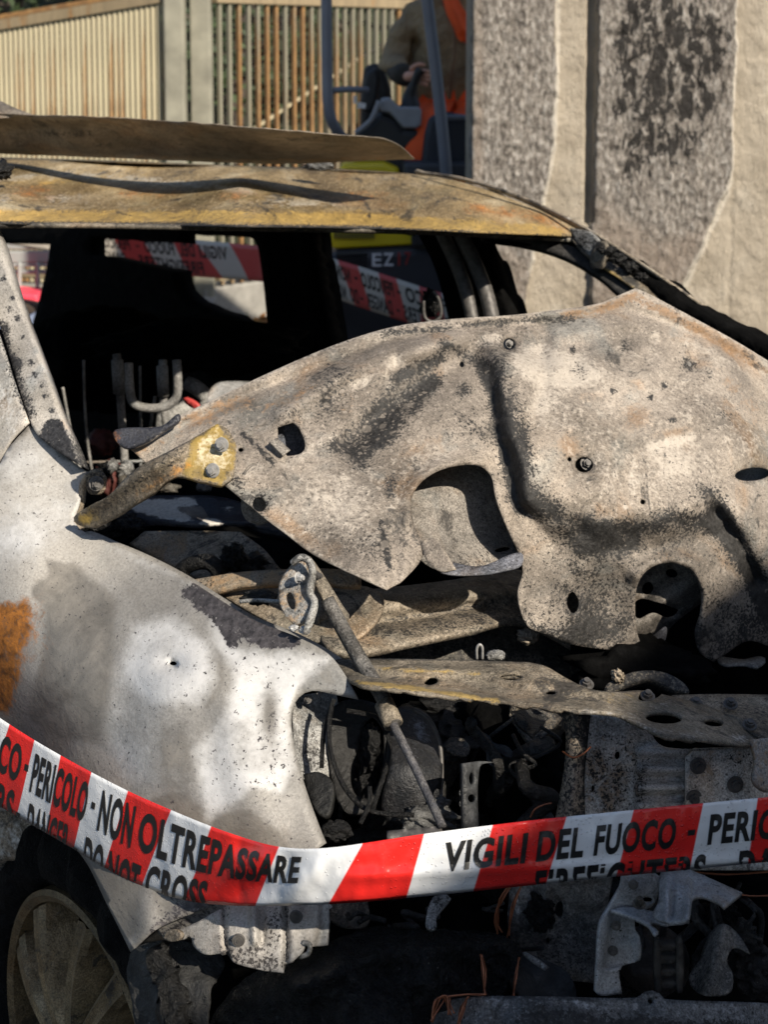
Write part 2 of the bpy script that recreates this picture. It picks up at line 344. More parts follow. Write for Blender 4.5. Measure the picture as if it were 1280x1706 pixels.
# ---------------------------------------------------------------- setting
b = NB('asphalt'); n = b.noise(40, 6, .7); n2 = b.noise(1.5, 4)
ASPH = b.fin(b.mix(b.math('MULTIPLY', b.step(n2, .35, .65), .6), b.ramp(n, [(.35, (.045, .046, .052)), (.65, (.10, .10, .108))]), (.07, .07, .075)), .85, 0, b.bump(b.noise(220, 3), .6, .01))
g = mk('road', [(-60, -40, 0), (60, -40, 0), (60, 90, 0), (-60, 90, 0)], [(0, 1, 2, 3)], ASPH, smooth=False); tag(g, kind='structure')
EARTH = m_plain('dark_leaf_earth', (.020, .024, .011), .95, 0, .5, 3, .8)
bm = bmesh.new(); N = 40; gv = [[None]*(N+1) for _ in range(N+1)]
for i in range(N+1):
    for j in range(N+1):
        x = -22 + 40*i/N; y = 11.6 + 16*j/N; t = j/N; gv[i][j] = bm.verts.new((x, y + max(0, -x-2)*.45, -.05 + 9*min(1, t*1.4)**.8 + .5*math.sin(i*1.7+j) * t))
for i in range(N):
    for j in range(N): bm.faces.new((gv[i][j], gv[i+1][j], gv[i+1][j+1], gv[i][j+1]))
tag(bmobj('bank_terrain', bm, EARTH, None, True), kind='structure')
# kerb under the fence
CONC = m_plain('pale_kerb_concrete', (.24, .23, .205), .9, 0, .25, 9, .5)
FA, FB_, FC = Vector((-1.36, 9.3, 0)), Vector((-4.6, 9.9, 0)), Vector((1.6, 12.6, 0))     # fence corner, left end, right end
def beam(bm, a, b_, w, h):
    d = (b_-a); L = d.length; M = Matrix.Translation((a+b_)/2) @ d.to_track_quat('X', 'Z').to_matrix().to_4x4() @ Matrix.Diagonal((L, w, h, 1))
    gg = bmesh.ops.create_cube(bm, size=1); bmesh.ops.transform(bm, matrix=M, verts=gg['verts']); return gg['verts']
bm = bmesh.new(); beam(bm, FA+Vector((.06, .09, .145)), FC+Vector((0, 0, .145)), .22, .29); ko = bmobj('kerb', bm, CONC); bevel(ko, .02); tag(ko, kind='structure')
bm = bmesh.new(); beam(bm, FB_+Vector((0, 0, .145)), FA+Vector((-.06, 0, .145)), .22, .29); ko = bmobj('kerb', bm, CONC); bevel(ko, .02); tag(ko, kind='structure')
# --- rusty fence: two runs meeting at a gate post
def m_fence(name, base, rustamt):
    b = NB(name); obj = b.n.new('ShaderNodeObjectInfo'); st = b.mapv((1, 1, .16)); n = b.noise(9, 6, .65, .3, st)
    r = b.math('ADD', n, b.math('MULTIPLY', b.math('SUBTRACT', obj.outputs['Random'], .5), .34))
    c = b.mix(b.math('MULTIPLY', b.step(r, .60-rustamt*.2, .72-rustamt*.2), .9), b.ramp(b.noise(20, 4, .6, 0, st), [(.3, tuple(x*.7 for x in base)), (.7, base)]), b.ramp(b.noise(30, 5), [(.3, (.13, .06, .02)), (.7, (.33, .175, .055))]))
    return b.fin(c, .75, 0, b.bump(b.noise(60, 4), .3, .004))
FM1 = m_fence('rusty_pale_green_paint', (.45, .395, .26), .36); FM2 = m_fence('rusty_fence_bars', (.24, .225, .165), 1.3); FM3 = m_fence('rusty_rail', (.27, .21, .125), .7); POSTM = m_plain('weathered_gate_post', (.235, .225, .175), .85, 0, .3, 5, .4, bs=25)
def fence_run(label, A, B, zA, zB, n, w, d, mat):
    f = empty('metal_fence', (A+B)/2, label, 'fence'); ax = (B-A); rot = math.atan2(ax.y, ax.x); proto = None
    for k in range(n):
        t = (k+.5)/n; p = A.lerp(B, t); zt = zA+(zB-zA)*t
        if proto is None:
            bm = bmesh.new(); boxbm(bm, (0, 0, .5), (w if w < .033 else .025, d, 1)); proto = bmobj('bar', bm, mat, None); bevel(proto, .004, 1); o = proto
        else: o = proto.copy(); COL.objects.link(o)
        o.parent = f; o.matrix_parent_inverse = Matrix.Translation(-f.location); o.location = (p.x, p.y, .30); o.rotation_euler = (0, 0, rot if w > .033 else R(14)); o.scale = (1, 1, zt-.32)
    for dz, hh in ((0, .07), (.055, .03)):
        bm = bmesh.new(); beam(bm, Vector((A.x, A.y, zA+dz)), Vector((B.x, B.y, zB+dz)), .07-dz*.3, hh); bmobj('rail', bm, FM3, f)
    bm = bmesh.new(); beam(bm, Vector((A.x, A.y, .36)), Vector((B.x, B.y, .36)), .05, .05); bmobj('rail', bm, FM3, f)
    return f
P1 = P(277, 0, 9.3)
fence_run('left fence run of close set pale green metal bars streaked with rust', Vector((P1.x, 9.3, 0)), Vector((P(-40, 0, 9.7).x, 9.7, 0)), 2.26, 2.06, 36, .030, .035, FM1)
P2 = P(356, 0, 9.4)
fr = fence_run('right fence run of wide set rusty bars behind the excavator', Vector((P2.x, 9.4, 0)), Vector((1.55, 12.6, 0)), 2.26, 2.34, 46, .0335, .036, FM2)
bm = bmesh.new(); beam(bm, P(400, 230, 10.4), P(640, 70, 11.4), .02, .02); bmobj('brace', bm, FM1, fr)
for (xa, xb, Yp, lab) in ((277, 310, 9.25, 'left grey green gate post between the fence runs'), (320, 354, 9.35, 'right blotchy gate post beside the wide set rusty bars')):
    pa, pb = P(xa, 300, Yp), P(xb, 300, Yp); bm = bmesh.new(); boxbm(bm, ((pa.x+pb.x)/2, Yp+.05, 1.25), (pb.x-pa.x, .14, 2.6))
    o = bmobj('gate_post', bm, POSTM); bevel(o, .012); tag(o, lab, 'gate post', 'gate posts in the fence')
bm = bmesh.new(); boxbm(bm, (P(335, 480, 8.9).x, 8.95, .14), (.17, .2, .28)); o = bmobj('concrete_block', bm, m_plain('block_concrete', (.2, .2, .19), .9, 0, .3, 8, .4)); bevel(o, .012); tag(o, 'grey concrete block standing on the road before the gate post', 'concrete block')
# fallen leaves in the gutter
bm = bmesh.new(); r = random.Random(4)
for k in range(700):
    t = r.random(); p = Vector((-1.3, 8.95, .0)).lerp(Vector((1.2, 11.9, 0)), t) + Vector((r.gauss(0, .12), -abs(r.gauss(0, .12)), .01+r.random()*.05)); s = r.uniform(.02, .05)
    a = Vector((r.gauss(0, 1), r.gauss(0, 1), r.gauss(0, .5))).normalized()*s; c = a.orthogonal().normalized()*s*.6
    bm.faces.new([bm.verts.new(p+q) for q in (a, c, -a, -c)])
o = bmobj('fallen_leaves', bm, m_plain('dry_leaves', (.30, .13, .035), .8, 0, .6, 14, 0)); tag(o, 'brown fallen leaves heaped along the kerb', 'leaves', kind='stuff')
# low weeds by the kerb
bm = bmesh.new()
for k in range(900):
    p = Vector((r.gauss(-1.25, .2), 8.95+r.gauss(0, .06), 0)); hgt = r.uniform(.05, .2); dx, dy = r.gauss(0, .06), r.gauss(0, .04); w = .008
    bm.faces.new([bm.verts.new(p+q) for q in (Vector((-w, 0, 0)), Vector((w, 0, 0)), Vector((dx, dy, hgt)))])
o = bmobj('weeds', bm, m_plain('weed_green', (.05, .10, .02), .7, 0, .5, 8, 0)); tag(o, 'green weeds growing at the foot of the gate post', 'weeds', kind='stuff')
# --- trees behind the fence: trunk and leaf clumps
LEAF = []
for nm, c in (('dark_leaves', (.018, .032, .010)), ('mid_leaves', (.024, .042, .011)), ('dry_leaf_tufts', (.09, .08, .022))): LEAF.append(m_plain(nm, c, .7, 0, .5, 3, 0))
BARK = m_plain('bark', (.05, .04, .03), .9, 0, .4, 10, .8)
def tree(x, y, h, rad, label, seed):
    r = random.Random(seed); t = empty('leafy_tree', (x, y, 0), label, 'tree', 'trees behind the fence'); L = t.location
    tubeobj('trunk', [(x, y, 0), (x+.05, y, h*.3), (x+r.uniform(-.2, .2), y, h*.6), (x+r.uniform(-.4, .4), y+.1, h*.9)], [.13, .11, .08, .03], BARK, t, 10, px=False)
    for k in range(5):
        a = r.uniform(0, 6.3); z = h*r.uniform(.25, .6); tubeobj('limb', [(x, y, z), (x+rad*.4*math.cos(a), y+rad*.4*math.sin(a), z+.4), (x+rad*.8*math.cos(a), y+rad*.8*math.sin(a), z+.9)], [.05, .035, .012], BARK, t, 7, px=False)
    bm = bmesh.new(); me_m = []
    for c in range(70):
        th = r.uniform(0, 6.3); q = r.random()**.5; zc = r.uniform(.12, 1)*h; rr = rad*(.55+.45*math.sin(min(1, zc/h)*math.pi)); cx, cy = x+rr*q*math.cos(th), y+rr*q*math.sin(th); mi = r.choices((0, 1, 2), (6, 3, .6))[0]; cr = r.uniform(.22, .5)
        for l in range(60):
            p = Vector((cx+r.gauss(0, cr*.5), cy+r.gauss(0, cr*.5), max(.05, zc+r.gauss(0, cr*.45)))); s = r.uniform(.03, .075); a = Vector((r.gauss(0, 1), r.gauss(0, 1), r.gauss(0, .7))).normalized(); b2 = a.orthogonal().normalized()
            fc = bm.faces.new([bm.verts.new(p+v) for v in (a*s, b2*s*.5, -a*s, -b2*s*.5)]); fc.material_index = mi
    me = bpy.data.meshes.new('crown'); bm.to_mesh(me); bm.free()
    for m in LEAF: me.materials.append(m)
    o = bpy.data.objects.new('crown', me); COL.objects.link(o); setparent(o, t)
for k, (x, y, h, rad, lab) in enumerate([(-5.6, 13.2, 5.2, 1.6, 'dark leafy tree behind the left end of the pale green fence'), (-3.4, 12.9, 5.4, 1.5, 'dark tree rising behind the middle of the pale green fence'), (-1.4, 12.4, 5.0, 1.4, 'dark bushy tree right behind the two gate posts'), (.5, 13.8, 5.2, 1.5, 'dark tree behind the rusty bars left of the excavator post'), (2.2, 14.6, 5.0, 1.6, 'dark tree behind the operator and the wall corner')]): tree(x, y, h, rad, lab, 20+k)
# --- concrete wall with a charred rendered coat, broken off in places
WY = 5.0
wx0, wx1, wz1 = P(783, 0, WY).x, 2.9, 4.0
DK = [(783, -400), (930, -400), (922, -60), (919, 60), (926, 120), (925, 190), (922, 240), (913, 290), (908, 330), (896, 400), (884, 450), (874, 520), (868, 640), (783, 640)]
DK2 = [(990, -400), (1222, -400), (1219, 0), (1217, 150), (1216, 300), (1213, 318), (1195, 345), (1180, 380), (1165, 430), (1143, 472), (1100, 520), (1040, 560), (985, 560), (986, 380), (990, 200)]
def wallmesh():
    xs = np.r_[np.arange(781, 1300, 2.6), np.arange(1300, 1990, 40)]; ys = np.r_[np.arange(-1050, -20, 40), np.arange(-20, 640, 3.2), np.arange(640, 860, 40)]
    X, Yy = np.meshgrid(xs, ys, indexing='ij'); x, y = X.ravel(), Yy.ravel()
    wob = 3.5*vnoise(x, y, 26, 71) + 2*vnoise(x, y, 9, 72)
    coat = np.maximum(pmask(x+wob, y, DK, 1.6)*(x < 960), pmask(x+wob, y, DK2, 1.6)*(x > 960)); 
    groove = np.exp(-((x-981)/7.0)**4)*(y < 372+2*wob); seam = np.exp(-((x-1219)/4)**2)
    rel = -.030*coat + .030*groove + .004*seam*(y > 300)
    rel = rel - .0075*vnoise(x, y, 15, 73, 4)*(.6+.6*coat) - .008*vnoise(x, y, 60, 74, 3) - .006*np.maximum(0, vnoise(x, y*.6, 8, 75, 2)-.1)*coat
    rel = rel + .03*np.clip((787-x)/5, 0, 1)**1.5
    chr_ = coat*np.clip(1.0*emask(x, y, 1090, 215, 75, 100) + .8*emask(x, y, 1045, 90, 34, 130) + .7*emask(x, y, 1150, 120, 50, 110) + .6*emask(x, y, 1110, 40, 60, 60) + .45*emask(x, y, 1180, 60, 40, 120) + .4*emask(x, y, 1060, 260, 22, 60) + .5*emask(x, y, 1090, 60, 90, 70) + .35*emask(x, y, 850, 100, 60, 150)+.25*emask(x, y, 870, 330, 40, 60), 0, 1)
    pts = Pn(x, y, WY + rel); n = len(ys)
    # true plane: keep the grid vertical
    pts[:, 0] = (x-CX)/F * WY / CP / 1.0 * 1.0
    fs = [(i*n+j, i*n+j+1, (i+1)*n+j+1, (i+1)*n+j) for i in range(len(xs)-1) for j in range(n-1)]
    return pts, fs, {'coat': coat, 'char': chr_, 'pink': coat*np.clip(.9*pmask(x, y, [(783, 380), (880, 440), (870, 640), (783, 640)], 40) + .9*pmask(x, y, [(985, 330), (1100, 400), (1180, 380), (1140, 480), (1050, 560), (985, 560)], 40)+.8*emask(x, y, 795, 200, 10, 300), 0, 1), 'bright': np.exp(-(segdist(x+wob, y, [(925, -60), (926, 120), (922, 240), (908, 330), (884, 450)])/5)**2) + np.exp(-(segdist(x+wob, y, [(1219, 0), (1217, 300)])/4)**2) + np.exp(-(segdist(x+wob, y, [(1217, 305), (1182, 385), (1146, 472)])/8)**2)}
b = NB('charred_rendered_concrete'); st = b.mapv((1, 1, .42)); nf = b.noise(70, 6, .68, .3, st); nm = b.noise(30, 7, .7, .5, st); ns = b.noise(150, 5, .7)
bare = b.ramp(b.noise(9, 6, .6), [(.3, (.40, .345, .27)), (.55, (.53, .465, .37)), (.75, (.62, .56, .465))]); bare = b.mix(b.math('MULTIPLY', b.step(ns, .42, .34), .4), bare, (.15, .13, .11))
coatc = b.ramp(nf, [(.28, (.05, .045, .04)), (.42, (.19, .168, .146)), (.54, (.35, .32, .285)), (.68, (.58, .55, .505))]); coatc = b.mix(b.math('MULTIPLY', b.step(b.attr('pink'), .1, .9), .72), coatc, b.ramp(ns, [(.3, (.21, .165, .13)), (.7, (.40, .335, .275))]))
cf = b.step(b.math('ADD', b.math('MULTIPLY', b.attr('char'), .275), b.math('ADD', b.math('MULTIPLY', nm, 1.15), b.math('MULTIPLY', nf, .30))), .955, 1.0); coatc = b.mix(b.math('MULTIPLY', cf, b.math('MULTIPLY', b.step(b.attr('char'), .02, .5), .95)), coatc, (.028, .026, .025))
wc = b.mix(b.step(b.math('ADD', b.attr('coat'), b.math('MULTIPLY', b.math('SUBTRACT', nf, .5), .5)), .42, .58), bare, coatc)
wc = b.mix(b.math('MULTIPLY', b.step(b.attr('bright'), .3, .8), .85), wc, (.70, .65, .56))  # light caught on the coat's broken edges, painted as pale lines
WALLM = b.fin(wc, .92, 0, b.bump(ns, .7, .014, b.bump(nf, .9, .025)), .2)
v, f, at = wallmesh(); wall = mk('concrete_wall', v, f, WALLM, None, True, at)
bm = bmesh.new(); zc = wz1; boxbm(bm, ((wx0+.02+wx1)/2, WY+.29, 2.0), (wx1-wx0-.02, .5, 4.04)); wb = bmobj('wall_core', bm, WALLM, wall)
tag(wall, 'tall scorched concrete wall with a blackened peeling coat and a vertical groove', 'wall')
# --- unseen block, added behind and right of the viewer to shade the engine bay
BRK = m_plain('plastered_facade', (.42, .36, .28), .9, 0, .15, 2, .3)
def shade_block():
    a = math.atan2(.7, .403); H = 4.0; L0 = Vector((3.2, -1.8, 0)); L0.x = (H-SHADE0+.403*L0.y)/.7; d = Vector((math.cos(a), math.sin(a), 0)); nrm = Vector((d.y, -d.x, 0))
    c = L0 + d*0.0 + nrm*2.5; t = empty('building', c, 'plain plastered building across the road out of the picture', 'building')
    bm = bmesh.new(); boxbm(bm, (c.x, c.y, H/2), (9.0, 5.0, H), Matrix.Rotation(a, 3, 'Z')); bmobj('facade', bm, BRK, t)
    bm = bmesh.new(); boxbm(bm, (c.x+nrm.x*.3, c.y+nrm.y*.3, H+.1), (9.0, 4.2, .2), Matrix.Rotation(a, 3, 'Z')); bmobj('roof', bm, BRK, t)  # slab topping the added shade block
SHADE0 = 1.405      # its shade reaches z = SHADE0 + .7 x - .403 y
shade_block()
# ---------------------------------------------------------------- the burnt car
car = empty('burnt_car', (0.35, 2.6, 0), 'burnt out grey car with raised warped hood and no window glass', 'car')
def Yfar(px): return 1.0 / (.3226 - 1.455e-4 * (960 - np.asarray(px, float)))     # the car's far side, receding to the left

# --- front fender
fo = [(-260, 800, 'c'), (-60, 778), (0, 772, 'c'), (12, 748), (48, 708, 'c'), (92, 748), (148, 789, 'c'), (136, 806), (133, 835), (122, 868, 'c'), (133, 882), (200, 912), (300, 958), (420, 1031), (500, 1063),
      (548, 1090), (575, 1124), (597, 1166, 'c'), (560, 1158), (520, 1151), (498, 1162), (486, 1190), (490, 1240), (508, 1308), (533, 1378), (544, 1404, 'c'),
      (505, 1430), (430, 1478), (378, 1500), (265, 1546), (217, 1586, 'c'), (197, 1545), (172, 1495), (145, 1440), (112, 1400), (60, 1365), (0, 1350), (-90, 1360), (-260, 1420, 'c')]
fd = tps([(-260, 850, 2.32), (0, 780, 2.12), (130, 870, 2.06), (300, 960, 1.9), (500, 1065, 1.70), (597, 1166, 1.63), (490, 1200, 1.62), (544, 1404, 1.50), (0, 1000, 1.98), (100, 1150, 1.80), (300, 1150, 1.68),
          (0, 1320, 1.93), (112, 1400, 1.68), (300, 1400, 1.55), (217, 1586, 1.53), (172, 1495, 1.59), (380, 1500, 1.50), (-260, 1400, 2.2), (430, 1300, 1.55)])
darkpatch = [(300, 985), (330, 972), (360, 985), (420, 1020), (470, 1048), (498, 1064), (490, 1078), (455, 1080), (420, 1072), (398, 1068), (384, 1085), (372, 1055), (358, 1035), (330, 1012)]
greyA = [(160, 1130), (205, 1110), (270, 1105), (275, 1165), (262, 1235), (250, 1310), (330, 1335), (420, 1350), (490, 1400), (520, 1440), (200, 1440), (80, 1330), (95, 1240)]
fender = panel('front_fender', fo, fd, FEND, car, step=9, th=.0025, holes=[ell(288, 1105, 6.5, 3.6, 10, 9)],
    feats=[lambda x, y: -.022*emask(x, y, 305, 1115, 70, 60), lambda x, y: .014*emask(x, y, 285, 1105, 24, 16), lambda x, y: .018*emask(x, y, 200, 1190, 50, 130, 8),
           lambda x, y: -.02*emask(x, y, 70, 925, 80, 70), lambda x, y: .016*emask(x, y, 120, 985, 60, 40, 30), lambda x, y: -.007*lmask(x, y, [(380, 1150), (395, 1250), (430, 1370)], 40),
           lambda x, y: .005*lmask(x, y, [(300, 1140), (345, 1200), (360, 1300)], 30), lambda x, y: .006*lmask(x, y, [(597, 1166), (500, 1160), (486, 1200), (508, 1308), (544, 1404)], 9),
           lambda x, y: .004*vnoise(x, y, 120, 3) + .0012*vnoise(x, y, 34, 4), lambda x, y: -.012*emask(x, y, 245, 1530, 24, 50)],
    attrs={'white': lambda x, y: (.85+.4*vnoise(x, y, 45, 91))*np.clip(.95*pmask(x, y, [(222, 1040), (290, 1028), (346, 1078), (352, 1130), (330, 1172), (280, 1172), (235, 1152), (205, 1100)], 24) + .35*emask(x, y, 300, 1125, 46, 40)
                + .95*pmask(x, y, [(345, 1005), (400, 1082), (480, 1082), (550, 1096), (520, 1122), (492, 1150), (480, 1200), (490, 1280), (470, 1322), (420, 1312), (345, 1372), (322, 1250), (378, 1180), (390, 1120), (356, 1062)], 16) + .42*pmask(x, y, [(186, 1110), (262, 1104), (272, 1170), (258, 1240), (250, 1300), (205, 1320), (178, 1240)], 14)
                + .6*emask(x, y, 30, 912, 80, 40, -14) + .4*pmask(x, y, [(-60, 780), (60, 716), (146, 795), (120, 870), (60, 890), (-60, 900)], 40) + .4*lmask(x, y, [(150, 800), (135, 870), (200, 915), (320, 975)], 9) - .9*emask(x, y, 449, 1190, 15, 56), 0, 1.15),
           'soot': lambda x, y: np.clip(.85*pmask(x, y, darkpatch, 6)*1.9 - .9*lmask(x, y, [(395, 1045), (402, 1065), (420, 1066)], 6) - .8*lmask(x, y, [(452, 1050), (460, 1070), (474, 1072)], 6)
                                          + .16*emask(x, y, 430, 1275, 60, 45) + .10*emask(x, y, 400, 1110, 60, 26) + .50*lmask(x, y, [(258, 1548), (300, 1515), (385, 1480)], 16) + .32*emask(x, y, 452, 1195, 13, 60) + .35*emask(x, y, 350, 1500, 60, 40), 0, 1),
           'tan': lambda x, y: np.clip(.85*pmask(x, y, [(62, 965), (125, 935), (200, 1000), (192, 1105), (176, 1250), (100, 1235), (40, 1200), (66, 1080)], 28) + .6*lmask(x, y, [(60, 985), (100, 1000), (112, 960), (80, 935)], 12) + .45*lmask(x, y, [(175, 930), (225, 990), (250, 1050)], 18)
                + .6*lmask(x, y, [(326, 1050), (366, 1090), (369, 1140), (345, 1178)], 10) + .62*pmask(x, y, [(264, 1200), (318, 1190), (332, 1330), (258, 1325)], 16) + .66*pmask(x, y, [(195, 1338), (300, 1322), (360, 1352), (420, 1345), (470, 1385), (500, 1440), (380, 1520), (200, 1570), (100, 1400)], 9) + .7*emask(x, y, 449, 1190, 15, 56) + .5*emask(x, y, 555, 1135, 38, 30, 35) + .5*emask(x, y, 285, 1100, 22, 14) - .5*emask(x, y, 245, 1525, 14, 40), 0, .95),
           'rust': lambda x, y: np.clip(1.0*pmask(x, y, [(-130, 1040), (-60, 1010), (10, 1004), (40, 1002), (52, 1015), (48, 1050), (36, 1095), (28, 1140), (15, 1185), (-60, 1200), (-120, 1130)], 14) + .3*emask(x, y, 60, 1060, 26, 70), 0, 1)})
# return flange folded in behind the hood gap
tubeobj('fender_lip', [(148, 790, 2.075), (138, 808, 2.085), (135, 838, 2.09), (124, 868, 2.09), (136, 884, 2.085)], .006, BEIGE, car, 6)
panel('fender_flange', [(140, 892), (200, 920), (300, 966), (420, 1039), (500, 1071), (548, 1098), (590, 1120), (562, 1092), (500, 1057), (420, 1024), (300, 951), (200, 905)],
      [(133, 880, 2.10), (300, 950, 1.965), (500, 1055, 1.775), (590, 1100, 1.72)], FEND, car, step=9)
# --- door corner and front pillar on the near side
panel('front_door', [(-420, 380, 'c'), (-120, 430), (-30, 500), (0, 566), (24, 640), (47, 704, 'c'), (20, 732), (0, 766, 'c'), (-40, 830), (-120, 1000), (-200, 1300), (-420, 1400, 'c')],
      [(-420, 400, 2.62), (0, 566, 2.25), (47, 704, 2.14), (0, 760, 2.14), (-200, 1200, 2.3), (-420, 1400, 2.45)], PILL, car, step=12, feats=[lambda x, y: .004*vnoise(x, y, 60, 9)],
      attrs={'soot': lambda x, y: .5*lmask(x, y, [(0, 560), (24, 640), (40, 690)], 5), 'white': lambda x, y: .5*emask(x, y, 10, 680, 40, 80)})
dots = [(5, 465, 5), (20, 497, 4), (28, 530, 5), (38, 562, 4), (52, 603, 5), (57, 624, 5), (15, 515, 4), (70, 643, 4), (74, 660, 5), (85, 684, 5), (88, 700, 4), (8, 545, 4)]
panel('front_pillar', [(-130, 330, 'c'), (-40, 345), (-12, 390), (8, 446), (40, 528), (72, 612), (100, 690), (120, 740), (132, 774, 'c'), (95, 752), (60, 722), (45, 690), (20, 610), (0, 545), (-60, 430), (-130, 380, 'c')],
      [(-130, 345, 2.62), (-12, 390, 2.42), (0, 500, 2.34), (40, 528, 2.32), (45, 690, 2.16), (132, 774, 2.08), (72, 612, 2.22)], PILL, car, step=6, th=.03,
      attrs={'soot': lambda x, y: np.clip(1.1*pmask(x, y, [(62, 728), (78, 700), (100, 698), (118, 735), (135, 780), (95, 755)], 5) + sum(1.1*emask(x, y, a, b, r) for a, b, r in dots) + .62*lmask(x, y, [(2, 540), (15, 585), (38, 650), (50, 690)], 11) + .5*emask(x, y, 30, 605, 12, 9), 0, 1)})
# --- rear door / rear body out of frame so that the car goes on past the picture's edge
def quadpatch(name, q, mat, parent, n=10):
    a, b, c, d = [Vector(p) for p in q]; v = []; f = []
    for i in range(n+1):
        for j in range(n+1):
            s, t = i/n, j/n; v.append(a*(1-s)*(1-t)+b*s*(1-t)+c*s*t+d*(1-s)*t)
    for i in range(n):
        for j in range(n): k = i*(n+1)+j; f.append((k, k+1, k+n+2, k+n+1))
    return mk(name, v, f, mat, parent)
qa, qb = P(-420, 380, 2.62), P(-420, 1400, 2.45)
rearv = Vector((-.64, .77, 0))
quadpatch('rear_door', (qa, qa+rearv*1.9, qb+rearv*1.9, qb), PILL, car)
# --- roof: header, rolled skin and rear slope
panel('roof', [(-330, 362, 'c'), (0, 371), (300, 375), (600, 379), (800, 386), (930, 392), (968, 396, 'c'), (955, 377), (905, 352), (850, 330), (760, 301), (680, 289), (560, 281), (400, 276), (200, 268), (0, 262), (-330, 250, 'c')],
      [(-330, 362, 2.2), (0, 371, 2.42), (300, 375, 2.58), (600, 379, 2.78), (960, 396, 3.08), (-330, 250, 3.5), (0, 262, 3.55), (400, 276, 3.7), (680, 289, 3.75), (850, 330, 3.4), (905, 352, 3.25), (0, 345, 2.52), (400, 348, 2.72), (800, 358, 3.04), (400, 310, 3.1)], ROOF, car, step=7,
      feats=[lambda x, y: -.03*lmask(x, y, [(-330, 345), (0, 346), (400, 350), (760, 358), (940, 384)], 3.5), lambda x, y: .006*vnoise(x, y*3, 60, 12)],
      attrs={'tan': lambda x, y: np.clip(1.0*lmask(x, y, [(-330, 360), (300, 362), (600, 366), (930, 388)], 13)*(.95+.4*vnoise(x, y, 70, 5)) + .45*lmask(x, y, [(0, 300), (200, 300), (420, 315)], 12), 0, 1),
             'rust': lambda x, y: np.clip(.40*emask(x, y, 55, 322, 45, 16) + .36*emask(x, y, 395, 326, 40, 12) + .55*lmask(x, y, [(780, 345), (900, 362), (940, 380)], 9) + .4*emask(x, y, 600, 330, 60, 12) + .45*lmask(x, y, [(200, 325), (300, 320)], 8), 0, 1),
             'white': lambda x, y: np.clip(.7*emask(x, y, 500, 336, 85, 10) + .6*lmask(x, y, [(0, 296), (120, 290), (300, 305), (420, 318)], 9) + .55*emask(x, y, 110, 330, 60, 10) + .5*emask(x, y, 5, 330, 20, 14), 0, 1),
             'soot': lambda x, y: np.clip(.8*lmask(x, y, [(-330, 368), (0, 371), (600, 379), (960, 396)], 3.2) + .75*lmask(x, y, [(604, 332), (614, 345), (616, 362)], 1.6) + .35*emask(x, y, 720, 330, 60, 14), 0, 1)})
tubeobj('roof_lip', [(-330, 366, 2.205), (0, 375, 2.425), (150, 376, 2.5), (300, 379, 2.585), (600, 384, 2.785), (800, 391, 2.945), (968, 401, 3.085)], .007, BAR, car, 8, flat=.8)
rl, rr_ = P(-330, 250, 3.5), P(680, 289, 3.75)
quadpatch('rear_roof', (rl, rr_, rr_+Vector((-1.0, 1.15, -.14)), rl+Vector((-1.0, 1.3, -.14))), ROOF, car)
# --- loose curled sheet lying over the roof (its own thing: it could be lifted off)
sheet = panel('metal_sheet', [(-220, 182, 'c'), (0, 190), (100, 193), (200, 197), (400, 211), (560, 225), (640, 232), (668, 245), (691, 266, 'c'), (640, 267), (560, 270), (480, 273), (420, 272), (300, 268), (150, 262), (0, 256), (-220, 250, 'c')],
      [(-220, 182, 3.35), (0, 190, 3.24), (200, 197, 3.08), (440, 214, 2.93), (640, 232, 2.98), (691, 266, 3.2), (-220, 250, 3.42), (150, 262, 3.34), (420, 272, 3.28), (640, 267, 3.25)], SHEET, None, step=7, th=.002, rag=1.6,
      feats=[lambda x, y: .03*lmask(x, y, [(-220, 205), (60, 212), (200, 208), (280, 200)], 13), lambda x, y: -.012*lmask(x, y, [(-220, 240), (200, 246), (500, 258)], 9), lambda x, y: .008*vnoise(x, y*2, 90, 21)],
      attrs={'white': lambda x, y: .16*lmask(x, y, [(-220, 237), (100, 242), (300, 240), (420, 235)], 9), 'soot': lambda x, y: np.clip(.5*lmask(x, y, [(60, 222), (150, 222)], 5)+.4*lmask(x, y, [(480, 233), (560, 232)], 5), 0, 1),
             'tan': lambda x, y: .8*lmask(x, y, [(0, 254), (200, 262), (430, 270), (640, 265)], 5)})
tag(sheet, 'curled brown burnt metal sheet lying loose on top of the car roof', 'metal sheet')
sheet2 = panel('roof_flap', [(-220, 120, 'c'), (-40, 150), (0, 168), (25, 180), (52, 190, 'c'), (0, 196), (-220, 200, 'c')], [(-220, 120, 3.4), (0, 168, 3.3), (52, 190, 3.25), (-220, 200, 3.2)], SHEET, car, step=7)
fa = P(1330, 650, 2.74); fwd = Vector((.64, -.77, 0)); quadpatch('far_fender', (fa, fa+fwd*1.25+Vector((0, 0, -.12)), fa+fwd*1.25+Vector((0, 0, -.6)), fa+Vector((0, 0, -.75))), FEND, car)
lump('charred_trim', -4, 284, 2.85, 20, 16, CHAR, car, 5, .7)
lump('roof_debris', 530, 277, 3.4, 24, 7, ASHW, car, 8, .5)
